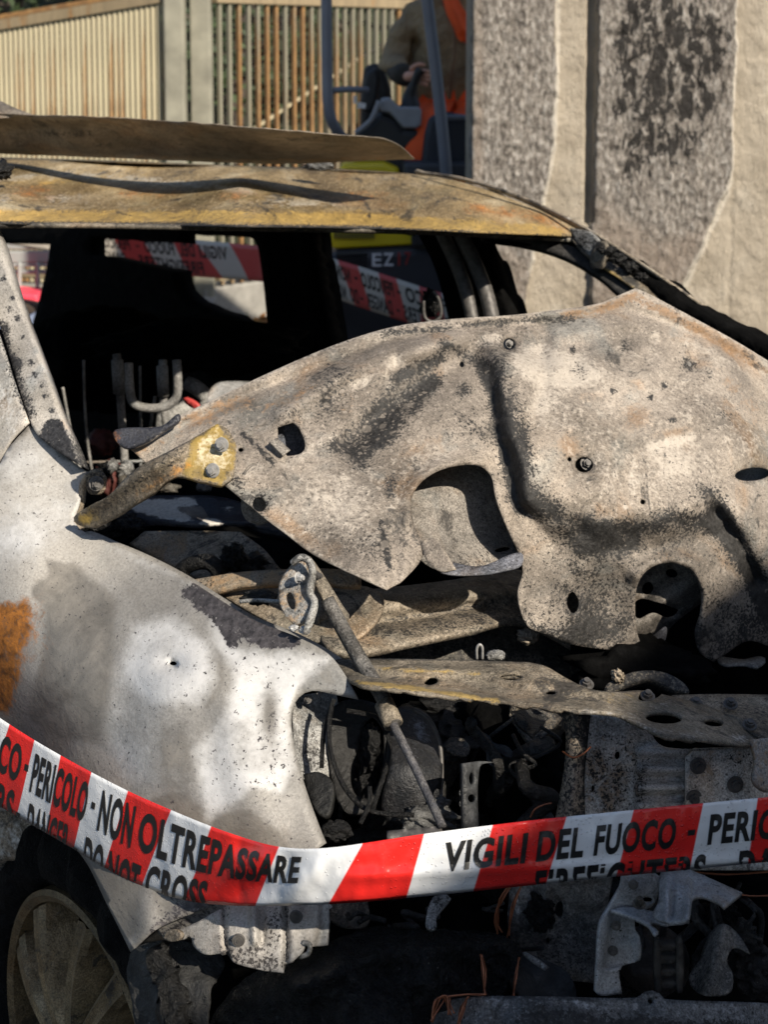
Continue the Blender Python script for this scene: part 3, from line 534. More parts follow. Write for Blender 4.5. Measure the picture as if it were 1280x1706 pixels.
# --- far front pillar: bright lip, black channel, inner trim
panel('far_pillar_lip', [(690, 286), (705, 288), (770, 298), (860, 326), (960, 373), (1060, 435), (1160, 503), (1290, 590), (1420, 679), (1418, 686), (1288, 597), (1158, 510), (1058, 442), (958, 380), (858, 331), (769, 301), (704, 290)],
      [(690, 286, 3.7), (860, 330, 3.3), (1060, 440, 3.0), (1290, 595, 2.82), (1420, 684, 2.72)], BEIGE, car, step=5, th=.006, attrs={'white': lambda x, y: .2*lmask(x, y, [(860, 327), (960, 374), (1060, 436), (1160, 504), (1290, 591)], 4)})
panel('far_pillar_channel', [(700, 290), (858, 333), (958, 382), (1058, 445), (1158, 512), (1290, 600), (1420, 688), (1400, 705), (1280, 618), (1190, 562), (1050, 490), (985, 450), (940, 412), (800, 392), (860, 345), (760, 303)],
      [(700, 292, 3.84), (858, 338, 3.42), (958, 395, 3.2), (1058, 470, 3.12), (1290, 615, 2.95), (1420, 700, 2.85), (800, 392, 3.15)], BLACK, car, step=10)
panel('far_pillar_trim', [(962, 386), (1000, 420), (1040, 450), (1090, 486), (1140, 520), (1210, 560), (1195, 568), (1130, 530), (1085, 500), (1030, 462), (985, 432), (955, 400)],
      [(962, 386, 3.07), (1040, 455, 2.97), (1140, 525, 2.88), (1210, 560, 2.83)], BAR, car, step=6, attrs={'soot': lambda x, y: .7*lmask(x, y, [(1000, 420), (1060, 465)], 10), 'tan': lambda x, y: .7*lmask(x, y, [(985, 432), (1030, 462), (1085, 500), (1130, 530)], 4)})
for i, (x, y, r) in enumerate([(1012, 418, 13), (1030, 430, 14), (1050, 445, 13), (1070, 462, 10)]): lump('pillar_crust', x, y, 2.96, r, 8, CHAR, car, 30+i, .7)
panel('pillar_corner', [(950, 380, 'c'), (985, 388), (1003, 410), (996, 440, 'c'), (975, 420), (955, 398)], [(950, 380, 3.04), (985, 388, 3.0), (996, 440, 2.98)], GREYST, car, step=5, th=.006, attrs={'soot': lambda x, y: .4+0*x})
panel('pillar_clip', [(990, 410), (1006, 402), (1010, 425), (998, 450), (984, 442)], [(990, 410, 2.98), (1006, 402, 2.96), (998, 450, 2.96)], BAR, car, step=5, th=.01)
panel('window_channel', [(800, 388, 'c'), (880, 397), (960, 412), (1010, 440), (1062, 480), (1075, 500), (1040, 494), (1000, 462), (950, 432), (905, 415), (850, 403), (800, 396, 'c')],
      [(800, 390, 3.12), (960, 420, 3.04), (1062, 490, 2.94)], BAR, car, step=7, th=.02, attrs={'soot': lambda x, y: 1+0*x})
# --- far side of the body with its window openings
wins = [[(-70, 404), (0, 404), (83, 405), (80, 430), (74, 460), (62, 510), (47, 562), (20, 560), (-70, 540)],
        spline([(150, 394, 'c'), (300, 401, 'c'), (300, 386, 'c'), (412, 392), (426, 402), (434, 440), (442, 500), (449, 558, 'c'), (432, 558), (385, 532), (322, 504), (300, 484), (294, 470), (293, 456, 'c'), (240, 443), (150, 424, 'c')], 9),
        spline([(524, 380, 'c'), (690, 380, 'c'), (716, 420), (742, 500), (756, 545), (750, 640, 'c'), (570, 640, 'c'), (552, 560), (535, 470)], 9),
        spline([(798, 392, 'c'), (880, 398), (960, 416), (1020, 452), (1090, 520), (1090, 640, 'c'), (880, 640, 'c'), (850, 524), (822, 452)], 9)]
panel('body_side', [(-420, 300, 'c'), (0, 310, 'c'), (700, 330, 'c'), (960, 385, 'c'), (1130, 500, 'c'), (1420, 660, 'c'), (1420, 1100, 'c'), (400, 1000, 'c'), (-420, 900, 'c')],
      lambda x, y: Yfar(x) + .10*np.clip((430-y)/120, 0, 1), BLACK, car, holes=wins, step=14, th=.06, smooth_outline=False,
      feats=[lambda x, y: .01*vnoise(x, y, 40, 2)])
# middle pillar with its two tubes
panel('middle_pillar', [(690, 378, 'c'), (800, 384, 'c'), (826, 455), (850, 530), (860, 640, 'c'), (770, 640, 'c'), (745, 520), (722, 440)], [(690, 378, 3.32), (800, 384, 3.22), (850, 560, 3.12), (770, 600, 3.2)], BLACK, car, step=9, th=.05)
tubeobj('pillar_tube', [(735, 385, 3.15), (765, 450, 3.1), (782, 505, 3.06), (792, 560, 3.04)], .016, SOOTBOLT, car, 12)
tubeobj('pillar_tube', [(765, 385, 3.13), (796, 450, 3.08), (815, 505, 3.04), (825, 560, 3.02)], .017, SOOTBOLT, car, 12)
panel('rear_pillar', [(436, 378, 'c'), (520, 378, 'c'), (532, 460), (550, 565), (575, 660, 'c'), (440, 660, 'c'), (446, 560), (440, 480)], [(436, 378, 3.85), (520, 378, 3.75), (560, 640, 3.65), (440, 640, 3.8)], BLACK, car, step=9, th=.06,
      feats=[lambda x, y: -.03*lmask(x, y, [(500, 378), (510, 460), (530, 600)], 9)])
lump('burnt_mirror', 718, 505, 3.0, 14, 26, CHARW, car, 71, .6)
tubeobj('mirror_ring', [(706, 500, 2.96), (708, 528, 2.96), (722, 536, 2.96), (735, 525, 2.96), (732, 500, 2.96), (722, 485, 2.96)], .004, SOOTBOLT, car, 6)
# --- rear seats, seat back frame, dash remains
lump('rear_seat', 170, 600, 3.9, 130, 90, BLACK, car, 40, .2)
lump('dash_remains', 330, 575, 3.5, 160, 38, BLACK, car, 41, .35)
lump('dash_remains', 390, 592, 3.4, 60, 34, BLACK, car, 42, .4)
tubeobj('seat_post', [(194, 590, 3.070), (199, 640, 3.070), (204, 720, 3.070), (211, 815, 3.070)], [.0095, .0095, .009, .009], TUBEG, car, 12)
tubeobj('seat_post_sleeve', [(195, 600, 3.065), (198, 655, 3.065)], .0135, TUBEG, car, 12)
tubeobj('seat_post', [(271, 600, 3.110), (272, 660, 3.110), (276, 720, 3.110), (282, 790, 3.110)], [.0095, .0095, .007, .007], TUBEG, car, 12)
tubeobj('seat_post_sleeve', [(270, 610, 3.105), (272, 660, 3.105)], .0135, TUBEG, car, 12)
tubeobj('headrest_hoop', [(214, 605, 3.000), (216, 650, 3.000), (223, 672, 3.000), (245, 680, 3.000), (272, 678, 3.000), (290, 667, 3.000), (296, 648, 3.000), (294, 600, 3.000)], .010, TUBEG, car, 12)
for pts in ([(139, 600, 3.050), (141, 680, 3.050), (146, 740, 3.050), (154, 790, 3.050)], [(233, 610, 3.150), (234, 700, 3.150), (234, 790, 3.150)], [(258, 660, 3.150), (250, 720, 3.150), (246, 790, 3.150)], [(90, 772, 3.070), (190, 769, 3.070), (300, 768, 3.070)], [(104, 645, 2.950), (112, 690, 2.950), (122, 740, 2.950), (134, 785, 2.950)]):
    tubeobj('seat_wire', pts, .0034, TUBEG, car, 6)
panel('airbag_plate', [(345, 660), (358, 640), (380, 635), (420, 636), (470, 640), (440, 670), (380, 690), (350, 690)], [(345, 660, 3.1), (470, 640, 3.15), (370, 690, 3.06)], ZINC, car, step=7, th=.01)
panel('dash_bracket', [(262, 690), (280, 668), (300, 660), (330, 690), (345, 705), (320, 730), (270, 740)], [(262, 690, 3.2), (345, 705, 3.23), (270, 740, 3.2)], GREYST, car, step=7, th=.006)
tubeobj('dash_tube', [(310, 638, 3.25), (330, 648, 3.24), (346, 668, 3.23), (335, 690, 3.23)], .018, GREYST, car, 10)
m_red = m_plain('scorched_red_plastic', (.10, .03, .025), .6, 0, .6, 30, .3)
panel('wiring_cover', [(304, 664), (318, 666), (332, 680), (320, 680)], [(304, 664, 3.08), (332, 680, 3.06), (318, 666, 3.07)], m_plain('faded_red', (.42, .05, .045), .5), car, step=5, th=.008)
for k, (x, y, w, h) in enumerate([(170, 737, 26, 22), (182, 800, 22, 34), (300, 745, 24, 20)]):
    lump('burnt_fitting', x, y, 3.3, w, h, m_red, car, 50+k, .3)
# cabin floor and front bulkhead close the dark shell
quadpatch('cabin_floor', (Vector((-1.6, 2.2, .40)), Vector((1.0, 2.3, .40)), Vector((1.0, 4.8, .40)), Vector((-1.8, 4.8, .40))), BLACK, car)
# --- hood: inner frame, outer skin, hinge
ho = [(188, 722, 'c'), (205, 715), (268, 711, 'c'), (300, 692), (350, 668), (420, 634), (500, 598), (570, 570), (640, 548), (700, 537), (770, 530), (850, 525), (930, 516), (1000, 505), (1038, 489), (1060, 480, 'c'), (1085, 491), (1130, 515), (1180, 542), (1230, 570), (1290, 607), (1420, 690, 'c'),
      (1440, 900), (1420, 1120, 'c'), (1285, 1078), (1248, 1068), (1210, 1090), (1190, 1103, 'c'), (1168, 1088), (1158, 1055), (1167, 1020), (1168, 985), (1152, 951), (1120, 938), (1085, 946), (1064, 972), (1059, 1010), (1064, 1060), (1082, 1093, 'c'), (1050, 1086), (1010, 1082), (960, 1075), (915, 1058), (882, 1045), (868, 1015), (864, 985), (872, 955), (867, 925),
      (851, 890), (838, 860), (826, 825), (819, 792), (800, 777), (770, 775), (730, 785), (700, 806), (686, 832), (688, 865), (697, 890), (714, 908, 'c'), (697, 940), (672, 966), (645, 983, 'c'), (600, 962), (560, 943), (520, 922), (480, 892), (440, 862), (400, 829), (372, 806, 'c'), (340, 785), (295, 760), (242, 771, 'c'), (218, 748)]
HC = [(190, 730, 2.00), (242, 768, 1.99), (300, 700, 2.02), (400, 650, 2.06), (372, 806, 1.92), (520, 920, 1.84), (640, 980, 1.78), (640, 550, 2.17), (850, 525, 2.25), (1060, 480, 2.33), (1290, 607, 2.36), (1420, 690, 2.4), (1420, 1120, 2.16), (1190, 1103, 2.04), (1082, 1093, 2.01), (870, 1015, 1.94),
      (600, 760, 1.97), (750, 650, 2.08), (790, 760, 2.0), (1000, 700, 2.12), (1000, 900, 1.99), (1250, 850, 2.10), (1180, 960, 2.03)]
bulge = [(812, 585), (900, 600), (1020, 585), (1180, 600), (1320, 680), (1460, 800), (1460, 980), (1290, 985), (1245, 925), (1195, 855), (1150, 868), (1080, 884), (1000, 892), (930, 876), (876, 838), (852, 765), (838, 690), (824, 635)]
hfun = tps(HC)
hfeat = [lambda x, y: -.042*pmask(x+14*vnoise(x, y, 60, 93), y+14*vnoise(x, y, 60, 94), bulge, 14)*sstep((930-x)/70) - .030*pmask(x+18*vnoise(x, y, 50, 95), y+22*vnoise(x, y, 44, 96), bulge, 36)*(1-sstep((930-x)/70)), lambda x, y: .004*np.cos(np.hypot(x-965, y-765)/17)*emask(x, y, 965, 765, 90), lambda x, y: .010*emask(x, y, 1090, 905, 120, 24, -4), lambda x, y: -.012*emask(x, y, 1010, 930, 60, 40), lambda x, y: .010*lmask(x, y, [(905, 540), (905, 640), (880, 720)], 14), lambda x, y: -.007*lmask(x, y, [(1120, 600), (1250, 720), (1330, 850)], 26), lambda x, y: .022*lmask(x, y, [(585, 735), (640, 690), (700, 645), (780, 600)], 24), lambda x, y: -.020*lmask(x, y, [(470, 690), (560, 630), (650, 590), (760, 565)], 18),
         lambda x, y: .012*lmask(x, y, [(300, 712), (420, 655), (520, 615), (640, 568), (780, 545), (920, 536), (1040, 512), (1180, 562), (1300, 640)], 7), lambda x, y: -.006*lmask(x, y, [(930, 560), (1060, 540), (1160, 575), (1260, 650)], 9),
         lambda x, y: .016*emask(x, y, 975, 772, 34), lambda x, y: -.016*emask(x, y, 965, 765, 75), lambda x, y: .013*emask(x, y, 850, 573, 22), lambda x, y: .006*emask(x, y, 960, 617, 18), lambda x, y: .007*emask(x, y, 1045, 575, 18), lambda x, y: .010*emask(x, y, 1147, 608, 30),
         lambda x, y: .02*lmask(x, y, [(1195, 855), (1230, 900), (1262, 965)], 12), lambda x, y: -.012*lmask(x, y, [(1059, 960), (1085, 940), (1120, 930), (1160, 945), (1180, 985), (1172, 1060)], 11),
         lambda x, y: -.010*lmask(x, y, [(680, 870), (680, 828), (698, 798), (732, 776), (775, 766), (808, 770)], 9), lambda x, y: .014*emask(x, y, 1255, 790, 45, 20, -8), lambda x, y: .006*lmask(x, y, [(655, 880), (662, 935), (660, 965)], 7),
         lambda x, y: .010*lmask(x, y, [(418, 722), (450, 748), (475, 770)], 4), lambda x, y: -.012*lmask(x, y, [(1085, 700), (1180, 690), (1240, 740)], 30), lambda x, y: .008*emask(x, y, 1140, 640, 70, 50), lambda x, y: -.010*emask(x, y, 700, 585, 36, 14, -30), lambda x, y: -.010*emask(x, y, 640, 620, 30, 12, -35), lambda x, y: .010*emask(x, y, 660, 605, 10, 16),
         lambda x, y: .0035*vnoise(x, y, 70, 31) + .0012*vnoise(x, y, 20, 33, 2), lambda x, y: -.010*emask(x, y, 950, 1030, 60, 50), lambda x, y: .02*emask(x, y, 1010, 985, 40, 60)]
slot = spline([(462, 712, 'c'), (489, 704, 'c'), (498, 712), (509, 742), (502, 755), (478, 760, 'c'), (466, 745)], 6)
hholes = [slot, ell(432, 840, 11, 13, -20), ell(849, 573, 10, 10), ell(974, 774, 15, 13), ell(1072, 836, 4.5, 4.5, 0, 10), ell(950, 765, 4, 4, 0, 10), ell(770, 607, 4, 5, 0, 10), ell(1255, 790, 30, 11, -6, 20), spline([(948, 990), (955, 985), (966, 1004), (958, 1022), (946, 1010)], 5), ell(401, 749, 4.5, 4, 0, 10)]
sootl = [(836, 600, 20), (846, 640, 20), (850, 690, 22), (856, 740, 20), (866, 790, 22), (885, 850, 24), (940, 888, 26), (1000, 900, 24), (1090, 893, 22), (1170, 868, 18), (1215, 880, 14), (1240, 935, 20), (1265, 990, 22)]
hood = panel('hood', ho, hfun, HOOD, car, holes=hholes, feats=hfeat, step=7, th=.003,
    attrs={'soot': lambda x, y: (1.12+.75*vnoise(x, y, 40, 92))*np.clip(.10*np.clip(vnoise(x, y, 90, 97)+.3, 0, 1) + 
                .62*pmask(x, y, [(548, 745), (600, 776), (660, 732), (702, 680), (745, 628), (725, 618), (650, 655), (590, 700)], 16) + .95*lmask(x, y, [(662, 629), (700, 612), (737, 597)], 9)
                + .6*lmask(x, y, [(740, 572), (785, 598), (822, 612)], 11) + .42*emask(x, y, 828, 605, 30, 40) + .8*emask(x, y, 770, 650, 13, 11) + .34*emask(x, y, 785, 715, 50, 26) + .3*emask(x, y, 640, 645, 26, 20)
                + 1.25*lmask(x, y, [(812, 618), (828, 660), (838, 700), (843, 740), (851, 780), (862, 815), (872, 842)], 13) + .5*lmask(x, y, [(862, 650), (868, 700), (872, 770)], 16) + .58*lmask(x, y, [(872, 800), (900, 840), (940, 868), (990, 888)], 26)  # soot plus painted shade on the bulge's steep left flank
                + .85*lmask(x, y, [(995, 893), (1050, 882), (1100, 869), (1150, 868), (1185, 874)], 17) + .4*emask(x, y, 1060, 905, 90, 26) + .35*emask(x, y, 1010, 900, 50, 30) + 1.3*lmask(x, y, [(1200, 858), (1226, 902), (1256, 962), (1280, 1010)], 17) + .45*emask(x, y, 1180, 826, 28, 22)
                + .75*lmask(x, y, [(403, 722), (430, 745), (456, 772)], 4) + .4*emask(x, y, 432, 838, 26, 26) + .4*emask(x, y, 392, 800, 18, 14) + .6*emask(x, y, 657, 795, 10, 9) + .5*emask(x, y, 650, 815, 9, 16) + .85*lmask(x, y, [(634, 868), (640, 900), (650, 948)], 4) + .28*emask(x, y, 615, 915, 40, 30)
                + .5*lmask(x, y, [(640, 556), (740, 547), (800, 540), (860, 534), (955, 531)], 6) + .35*emask(x, y, 965, 617, 15, 11) + .4*emask(x, y, 1045, 575, 13, 12) + .55*emask(x, y, 1147, 608, 15, 12) + .3*emask(x, y, 1184, 622, 14, 10) + .3*emask(x, y, 1215, 690, 26, 18) + 1.1*emask(x, y, 953, 583, 4, 6)
                + 1.2*(emask(x, y, 1107, 642, 5) + emask(x, y, 1122, 699, 5) + emask(x, y, 1086, 662, 4) + emask(x, y, 1023, 651, 4)) + .22*np.clip((y-900)/120, 0, 1)*(x > 860) + .3*emask(x, y, 985, 1000, 40, 70) + .4*emask(x, y, 940, 1060, 60, 20) + .3*emask(x, y, 1250, 1050, 50, 40)  # soot thickening downward, with shade painted in where the sheet turns away
                + .3*emask(x, y, 475, 690, 20, 12) + .28*emask(x, y, 560, 640, 26, 50, 20) + .25*emask(x, y, 545, 665, 20, 30), 0, 1.15),
           'white': lambda x, y: np.clip(.26*pmask(x, y, [(880, 580), (1020, 560), (1200, 620), (1290, 740), (1200, 810), (1100, 850), (960, 840), (890, 740)], 50) + .2*pmask(x, y, [(420, 780), (560, 780), (680, 800), (680, 900), (600, 940), (480, 880)], 40) + .7*np.exp(-(segdist(x, y, [(300, 692), (420, 634), (500, 598), (570, 570), (640, 548), (700, 537), (850, 525), (1000, 505), (1060, 480), (1130, 515), (1230, 570), (1290, 607), (1420, 690)])/2.2)**2) + .5*np.exp(-(segdist(x, y, [(645, 983), (560, 943), (480, 892), (400, 829)])/2.2)**2)  # thin pale lines paint in the light caught by top and lower edges
                + .75*pmask(x, y, [(850, 590), (900, 575), (960, 600), (1000, 625), (960, 640), (900, 636), (862, 615)], 14) + .7*emask(x, y, 822, 566, 22, 14) + .8*emask(x, y, 603, 637, 26, 9, -25) + .85*emask(x, y, 660, 604, 20, 12, -20) + .7*emask(x, y, 648, 640, 9, 14) + .6*emask(x, y, 905, 672, 26, 30) + .45*emask(x, y, 640, 560, 40, 10, -20)
                + .75*lmask(x, y, [(1088, 748), (1115, 738), (1150, 730)], 7) + .5*emask(x, y, 1120, 770, 40, 30) + .9*sum(emask(x, y, a, b, r) for a, b, r in ((1052, 762, 3.5), (1055, 775, 4), (1053, 790, 5), (1055, 803, 5), (1053, 820, 4), (1052, 835, 3.5), (1026, 792, 4), (1041, 845, 4))) + .4*emask(x, y, 560, 830, 70, 50, 40) + .5*emask(x, y, 1180, 585, 60, 9, 32) + .6*emask(x, y, 1093, 560, 9, 16)
                + .4*emask(x, y, 700, 760, 50, 26) + .45*emask(x, y, 1225, 840, 26, 12, 30) + .4*emask(x, y, 935, 615, 60, 30) + .5*lmask(x, y, [(475, 770), (520, 742), (560, 725)], 9) + .4*emask(x, y, 412, 790, 24, 20), 0, 1),
           'tan': lambda x, y: np.clip(.75*emask(x, y, 1060, 695, 32, 28) + .75*emask(x, y, 1125, 722, 36, 12, -14) + .75*emask(x, y, 950, 742, 30, 28) + .45*emask(x, y, 975, 660, 50, 14) + .6*emask(x, y, 1063, 640, 18, 14) + .7*lmask(x, y, [(945, 526), (1000, 515), (1055, 494), (1110, 520), (1170, 552), (1230, 590), (1290, 625)], 11) + .45*lmask(x, y, [(1210, 625), (1235, 660), (1260, 700)], 18)
                + .5*emask(x, y, 480, 665, 50, 16, -25) + .55*lmask(x, y, [(205, 750), (290, 715), (400, 668)], 20) + .4*emask(x, y, 1100, 925, 50, 14) + .3*emask(x, y, 570, 660, 40, 40), 0, .9),
           'blis': lambda x, y: np.clip(.9*emask(x, y, 600, 700, 90, 60) + .9*emask(x, y, 640, 910, 60, 50) + .6*emask(x, y, 500, 720, 60, 60) + .7*emask(x, y, 1180, 1040, 30, 60) + .35*emask(x, y, 900, 580, 100, 50)+.5*emask(x,y,1050,800,60,60)+.6*emask(x,y,680,700,40,60), 0, 1)})
ho_skin = [(420, 650), (640, 575), (860, 560), (1060, 520), (1290, 640), (1420, 720), (1400, 1000), (1250, 960), (1200, 985), (1160, 1012), (1118, 1046), (1088, 1094), (1060, 1092), (1000, 1070), (930, 1000), (868, 935), (840, 944), (800, 953), (735, 950), (700, 930), (600, 800), (480, 720)]
panel('outer_skin', ho_skin, lambda x, y: hfun(x, y) + .085, SKIN, hood, step=12, th=.002, smooth_outline=True, holes=[ell(1120, 955, 10, 7, 15, 12), ell(1080, 980, 9, 11, 30, 12), spline([(1062, 1000), (1100, 1004), (1120, 1012), (1132, 1018), (1115, 1030), (1090, 1022), (1062, 1030)], 6), ell(838, 915, 14, 4, -12, 10)],
      feats=[lambda x, y: -.05*pmask(x, y, [(640, 900), (900, 880), (900, 980), (700, 980)], 20)*np.clip((y-900)/50, 0, 1), lambda x, y: -.03*lmask(x, y, [(1060, 1040), (1110, 1000), (1170, 960)], 24), lambda x, y: .006*vnoise(x, y, 50, 7)],
      attrs={'soot': lambda x, y: np.clip(.3*emask(x, y, 800, 930, 60, 20), 0, 1)})
panel('skin_flange', [(735, 936), (800, 943), (868, 920), (870, 940), (842, 950), (800, 957), (735, 953)], [(735, 945, 1.90), (800, 950, 1.9), (868, 930, 1.93)], BLUE, hood, step=6)
panel('skin_flange', [(955, 1076), (1010, 1074), (1050, 1080), (1068, 1090), (1000, 1098), (970, 1092)], [(955, 1076, 2.03), (1050, 1080, 2.05), (1000, 1098, 2.0)], BLUE, hood, step=6)
panel('skin_flange', [(1058, 1060), (1085, 1060), (1112, 1046), (1090, 1096), (1075, 1092)], [(1058, 1060, 2.07), (1112, 1046, 2.07), (1090, 1096, 2.04)], BLUE, hood, step=6)
panel('skin_flange', [(1196, 1100), (1240, 1098), (1276, 1096), (1262, 1112), (1245, 1108)], [(1196, 1100, 2.08), (1276, 1096, 2.09), (1245, 1110, 2.05)], GREYST, hood, step=6)
panel('torn_tab', [(700, 905, 'c'), (722, 896), (742, 918), (760, 948, 'c'), (735, 952), (712, 935)], [(700, 905, 1.86), (742, 918, 1.84), (735, 952, 1.82)], HOOD, hood, step=6)
def on_hood(x, y): return float(hfun(x, y) + sum(f(np.array([x]), np.array([y]))[0] for f in hfeat))
panel('slot_tab', [(449, 736, 'c'), (462, 729, 'c'), (484, 750, 'c'), (472, 759, 'c')], lambda x, y: hfun(x, y) - .016 + .0004*(x-449), SKIN, hood, step=4, th=.002)
panel('slot_backing', [(445, 690), (520, 690), (525, 770), (450, 775)], [(445, 690, 2.03), (520, 690, 2.05), (450, 775, 2.02)], BLUE, hood, step=8)
for x, y, r in ((978, 772, 12), (1147, 609, 7), (850, 573, 8)): bolt('hood_bolt', x, y, on_hood(x, y)+(.012 if r > 7 else .004), r, SOOTBOLT, hood, (.2, -1, .4))
panel('hole_backing', [(410, 815), (455, 815), (455, 865), (410, 865)], [(410, 815, 1.98), (455, 865, 1.97), (410, 865, 1.96)], SKIN, hood, step=8)
panel('slot_liner', [(1205, 760), (1300, 760), (1300, 815), (1205, 815)], [(1205, 760, 2.2), (1300, 760, 2.2), (1205, 815, 2.19)], ZINC, hood, step=9)
panel('rear_flange', [(188, 721), (206, 713), (268, 710), (300, 692), (270, 720), (232, 742), (205, 745)], [(188, 721, 1.985), (268, 710, 1.99), (232, 742, 1.975)], WORN, hood, step=6, th=.008, attrs={'rust': lambda x, y: .6*emask(x, y, 193, 730, 7, 16), 'white': lambda x, y: .5*lmask(x, y, [(205, 745), (240, 738), (275, 718)], 4)})
# hinge: bolted plate twisting into a long arm
hinge = panel('hood_hinge', [(362, 706, 'c'), (380, 716), (394, 742, 'c'), (391, 782), (384, 798), (370, 808, 'c'), (330, 800), (292, 794), (255, 820), (210, 850), (180, 868), (150, 880), (128, 874, 'c'), (122, 862), (150, 842), (180, 826), (205, 800), (232, 777), (280, 752), (318, 732)],
      [(362, 706, 1.965), (394, 742, 1.95), (380, 800, 1.90), (292, 794, 1.90), (210, 830, 1.95), (135, 868, 2.02), (300, 745, 1.935)], GOLD, car, step=5, th=.008,
      feats=[lambda x, y: -.018*lmask(x, y, [(130, 858), (200, 812), (260, 775), (330, 740)], 13)*np.clip((345-x)/60, 0, 1), lambda x, y: .0025*vnoise(x, y, 22, 13)],
      attrs={'rust': lambda x, y: np.clip(.55*lmask(x, y, [(292, 790), (312, 774)], 9) + .3*lmask(x, y, [(230, 820), (290, 785)], 8), 0, 1), 'tan': lambda x, y: np.clip(.9*pmask(x, y, [(318, 732), (362, 706), (394, 742), (391, 782), (370, 808), (300, 795)], 8) + .7*emask(x, y, 150, 862, 26, 16), 0, 1),
             'soot': lambda x, y: np.clip(.28*lmask(x, y, [(170, 850), (230, 800), (300, 755)], 16) + .2*lmask(x, y, [(200, 860), (270, 812)], 5), 0, 1), 'white': lambda x, y: .5*pmask(x, y, [(330, 735), (362, 712), (390, 745), (386, 790), (320, 780)], 8)})
for x, y, yy in ((369, 741, 1.925), (354, 784, 1.90)): bolt('hinge_bolt', x, y, yy, 13, STEEL, hinge, (-.25, -1, .25))
bolt('pivot_bolt', 160, 806, 2.06, 13, SOOTBOLT, car, (.3, -1, .2))
panel('pivot_tab', [(148, 786), (172, 790), (175, 815), (165, 824), (146, 820)], [(148, 786, 2.07), (172, 790, 2.07), (165, 824, 2.07)], GOLD, car, step=5, th=.006, attrs={'soot': lambda x, y: .35+0*x})

# --- under the windscreen: cowl, apron, hoses, rails
panel('cowl_panel', [(120, 885, 'c'), (180, 842), (230, 828), (300, 825), (370, 828), (440, 850, 'c'), (520, 900, 'c'), (440, 884), (400, 876), (330, 880), (240, 876), (200, 890)],
      [(120, 885, 2.20), (230, 828, 2.26), (440, 850, 2.22), (330, 880, 2.15), (520, 900, 2.16)], WORN, car, step=6, th=.01, feats=[lambda x, y: -.02*lmask(x, y, [(210, 860), (300, 868), (420, 872)], 8)],
      attrs={'white': lambda x, y: np.clip(1.1*pmask(x, y, [(215, 848), (240, 832), (320, 830), (332, 840), (290, 846), (325, 866), (300, 868), (250, 858)], 3) + .95*pmask(x, y, [(330, 872), (345, 862), (375, 868), (360, 876)], 3) + .6*emask(x, y, 380, 848, 9, 6), 0, 1.2), 'tan': lambda x, y: 1.0*pmask(x, y, [(282, 846), (335, 842), (352, 866), (300, 858)], 3),
             'soot': lambda x, y: .7*emask(x, y, 175, 868, 36, 18)})
lump('melted_seal', 190, 876, 2.16, 48, 18, CHARW, car, 60, .5)
panel('apron_plate', [(215, 905, 'c'), (240, 885, 'c'), (330, 884), (400, 886, 'c'), (440, 915), (470, 950), (520, 985), (470, 1020), (380, 985), (300, 950)], [(215, 905, 2.14), (400, 886, 2.14), (470, 1020, 2.0), (300, 950, 2.08)], BEIGE, car, step=8, th=.006,
      attrs={'soot': lambda x, y: np.clip(.45*emask(x, y, 420, 925, 40, 30)+.3*emask(x, y, 230, 890, 20, 10), 0, 1), 'tan': lambda x, y: .6*pmask(x, y, [(240, 890), (312, 884), (312, 960), (240, 940)], 8)})
tubeobj('hose', [(300, 952, 2.03), (318, 940, 2.02), (345, 936, 2.01), (362, 948, 2.0), (366, 965, 2.0)], .012, CHAR, car, 10)
lump('melted_canister', 388, 930, 2.02, 20, 26, CHARW, car, 61, .6)
lump('melted_canister', 418, 942, 2.03, 26, 16, CHAR, car, 62, .7)
panel('apron_rail', [(318, 966, 'c'), (400, 953), (480, 948), (560, 948), (600, 956, 'c'), (600, 972), (540, 968), (470, 970), (400, 974), (345, 985)], [(318, 966, 1.98), (480, 955, 1.94), (600, 962, 1.93), (345, 985, 1.95)], BEIGE, car, step=6, th=.012, attrs={'tan': lambda x, y: .55+0*x, 'soot': lambda x, y: .4*emask(x, y, 330, 972, 30, 12)})
panel('apron_ledge', [(360, 985, 'c'), (470, 974), (600, 975), (640, 1000), (600, 1060), (540, 1070), (480, 1050), (420, 1020)], [(360, 985, 1.98), (600, 975, 1.96), (540, 1070, 1.85), (420, 1020, 1.92)], BEIGE, car, step=8, th=.006, attrs={'tan': lambda x, y: .5*emask(x, y, 450, 990, 80, 16)})
lump('burnt_plug', 432, 995, 1.83, 28, 11, CHAR, car, 63, .5)
tubeobj('cable_stay', [(400, 1002, 1.82), (430, 1000, 1.81), (474, 1003, 1.79)], .003, GREYST, car, 6)
panel('lower_rail', [(525, 1010, 'c'), (600, 985), (680, 975), (760, 965), (870, 950), (930, 1000), (1000, 1060, 'c'), (1000, 1100, 'c'), (870, 1035), (780, 1050), (680, 1070), (600, 1085), (545, 1075)], [(525, 1010, 1.95), (760, 965, 2.1), (1000, 1060, 2.1), (600, 1085, 1.82), (870, 1035, 2.0)], BEIGE, car, step=8, th=.01,
      feats=[lambda x, y: -.035*lmask(x, y, [(525, 1020), (650, 1000), (760, 985), (900, 985)], 18), lambda x, y: .03*lmask(x, y, [(540, 1050), (680, 1030), (800, 1010)], 9)],
      attrs={'soot': lambda x, y: np.clip(.48*lmask(x, y, [(540, 1060), (650, 1045), (780, 1025), (900, 1020)], 26)+.3*emask(x, y, 620, 1000, 30, 10), 0, 1)})
panel('inner_apron', [(520, 1060, 'c'), (620, 1065), (760, 1050), (900, 1040), (1000, 1090), (1000, 1130, 'c'), (520, 1130, 'c')], [(520, 1060, 2.0), (900, 1040, 2.1), (760, 1130, 2.0)], BAR, car, step=10, attrs={'soot': lambda x, y: .35+0*x})
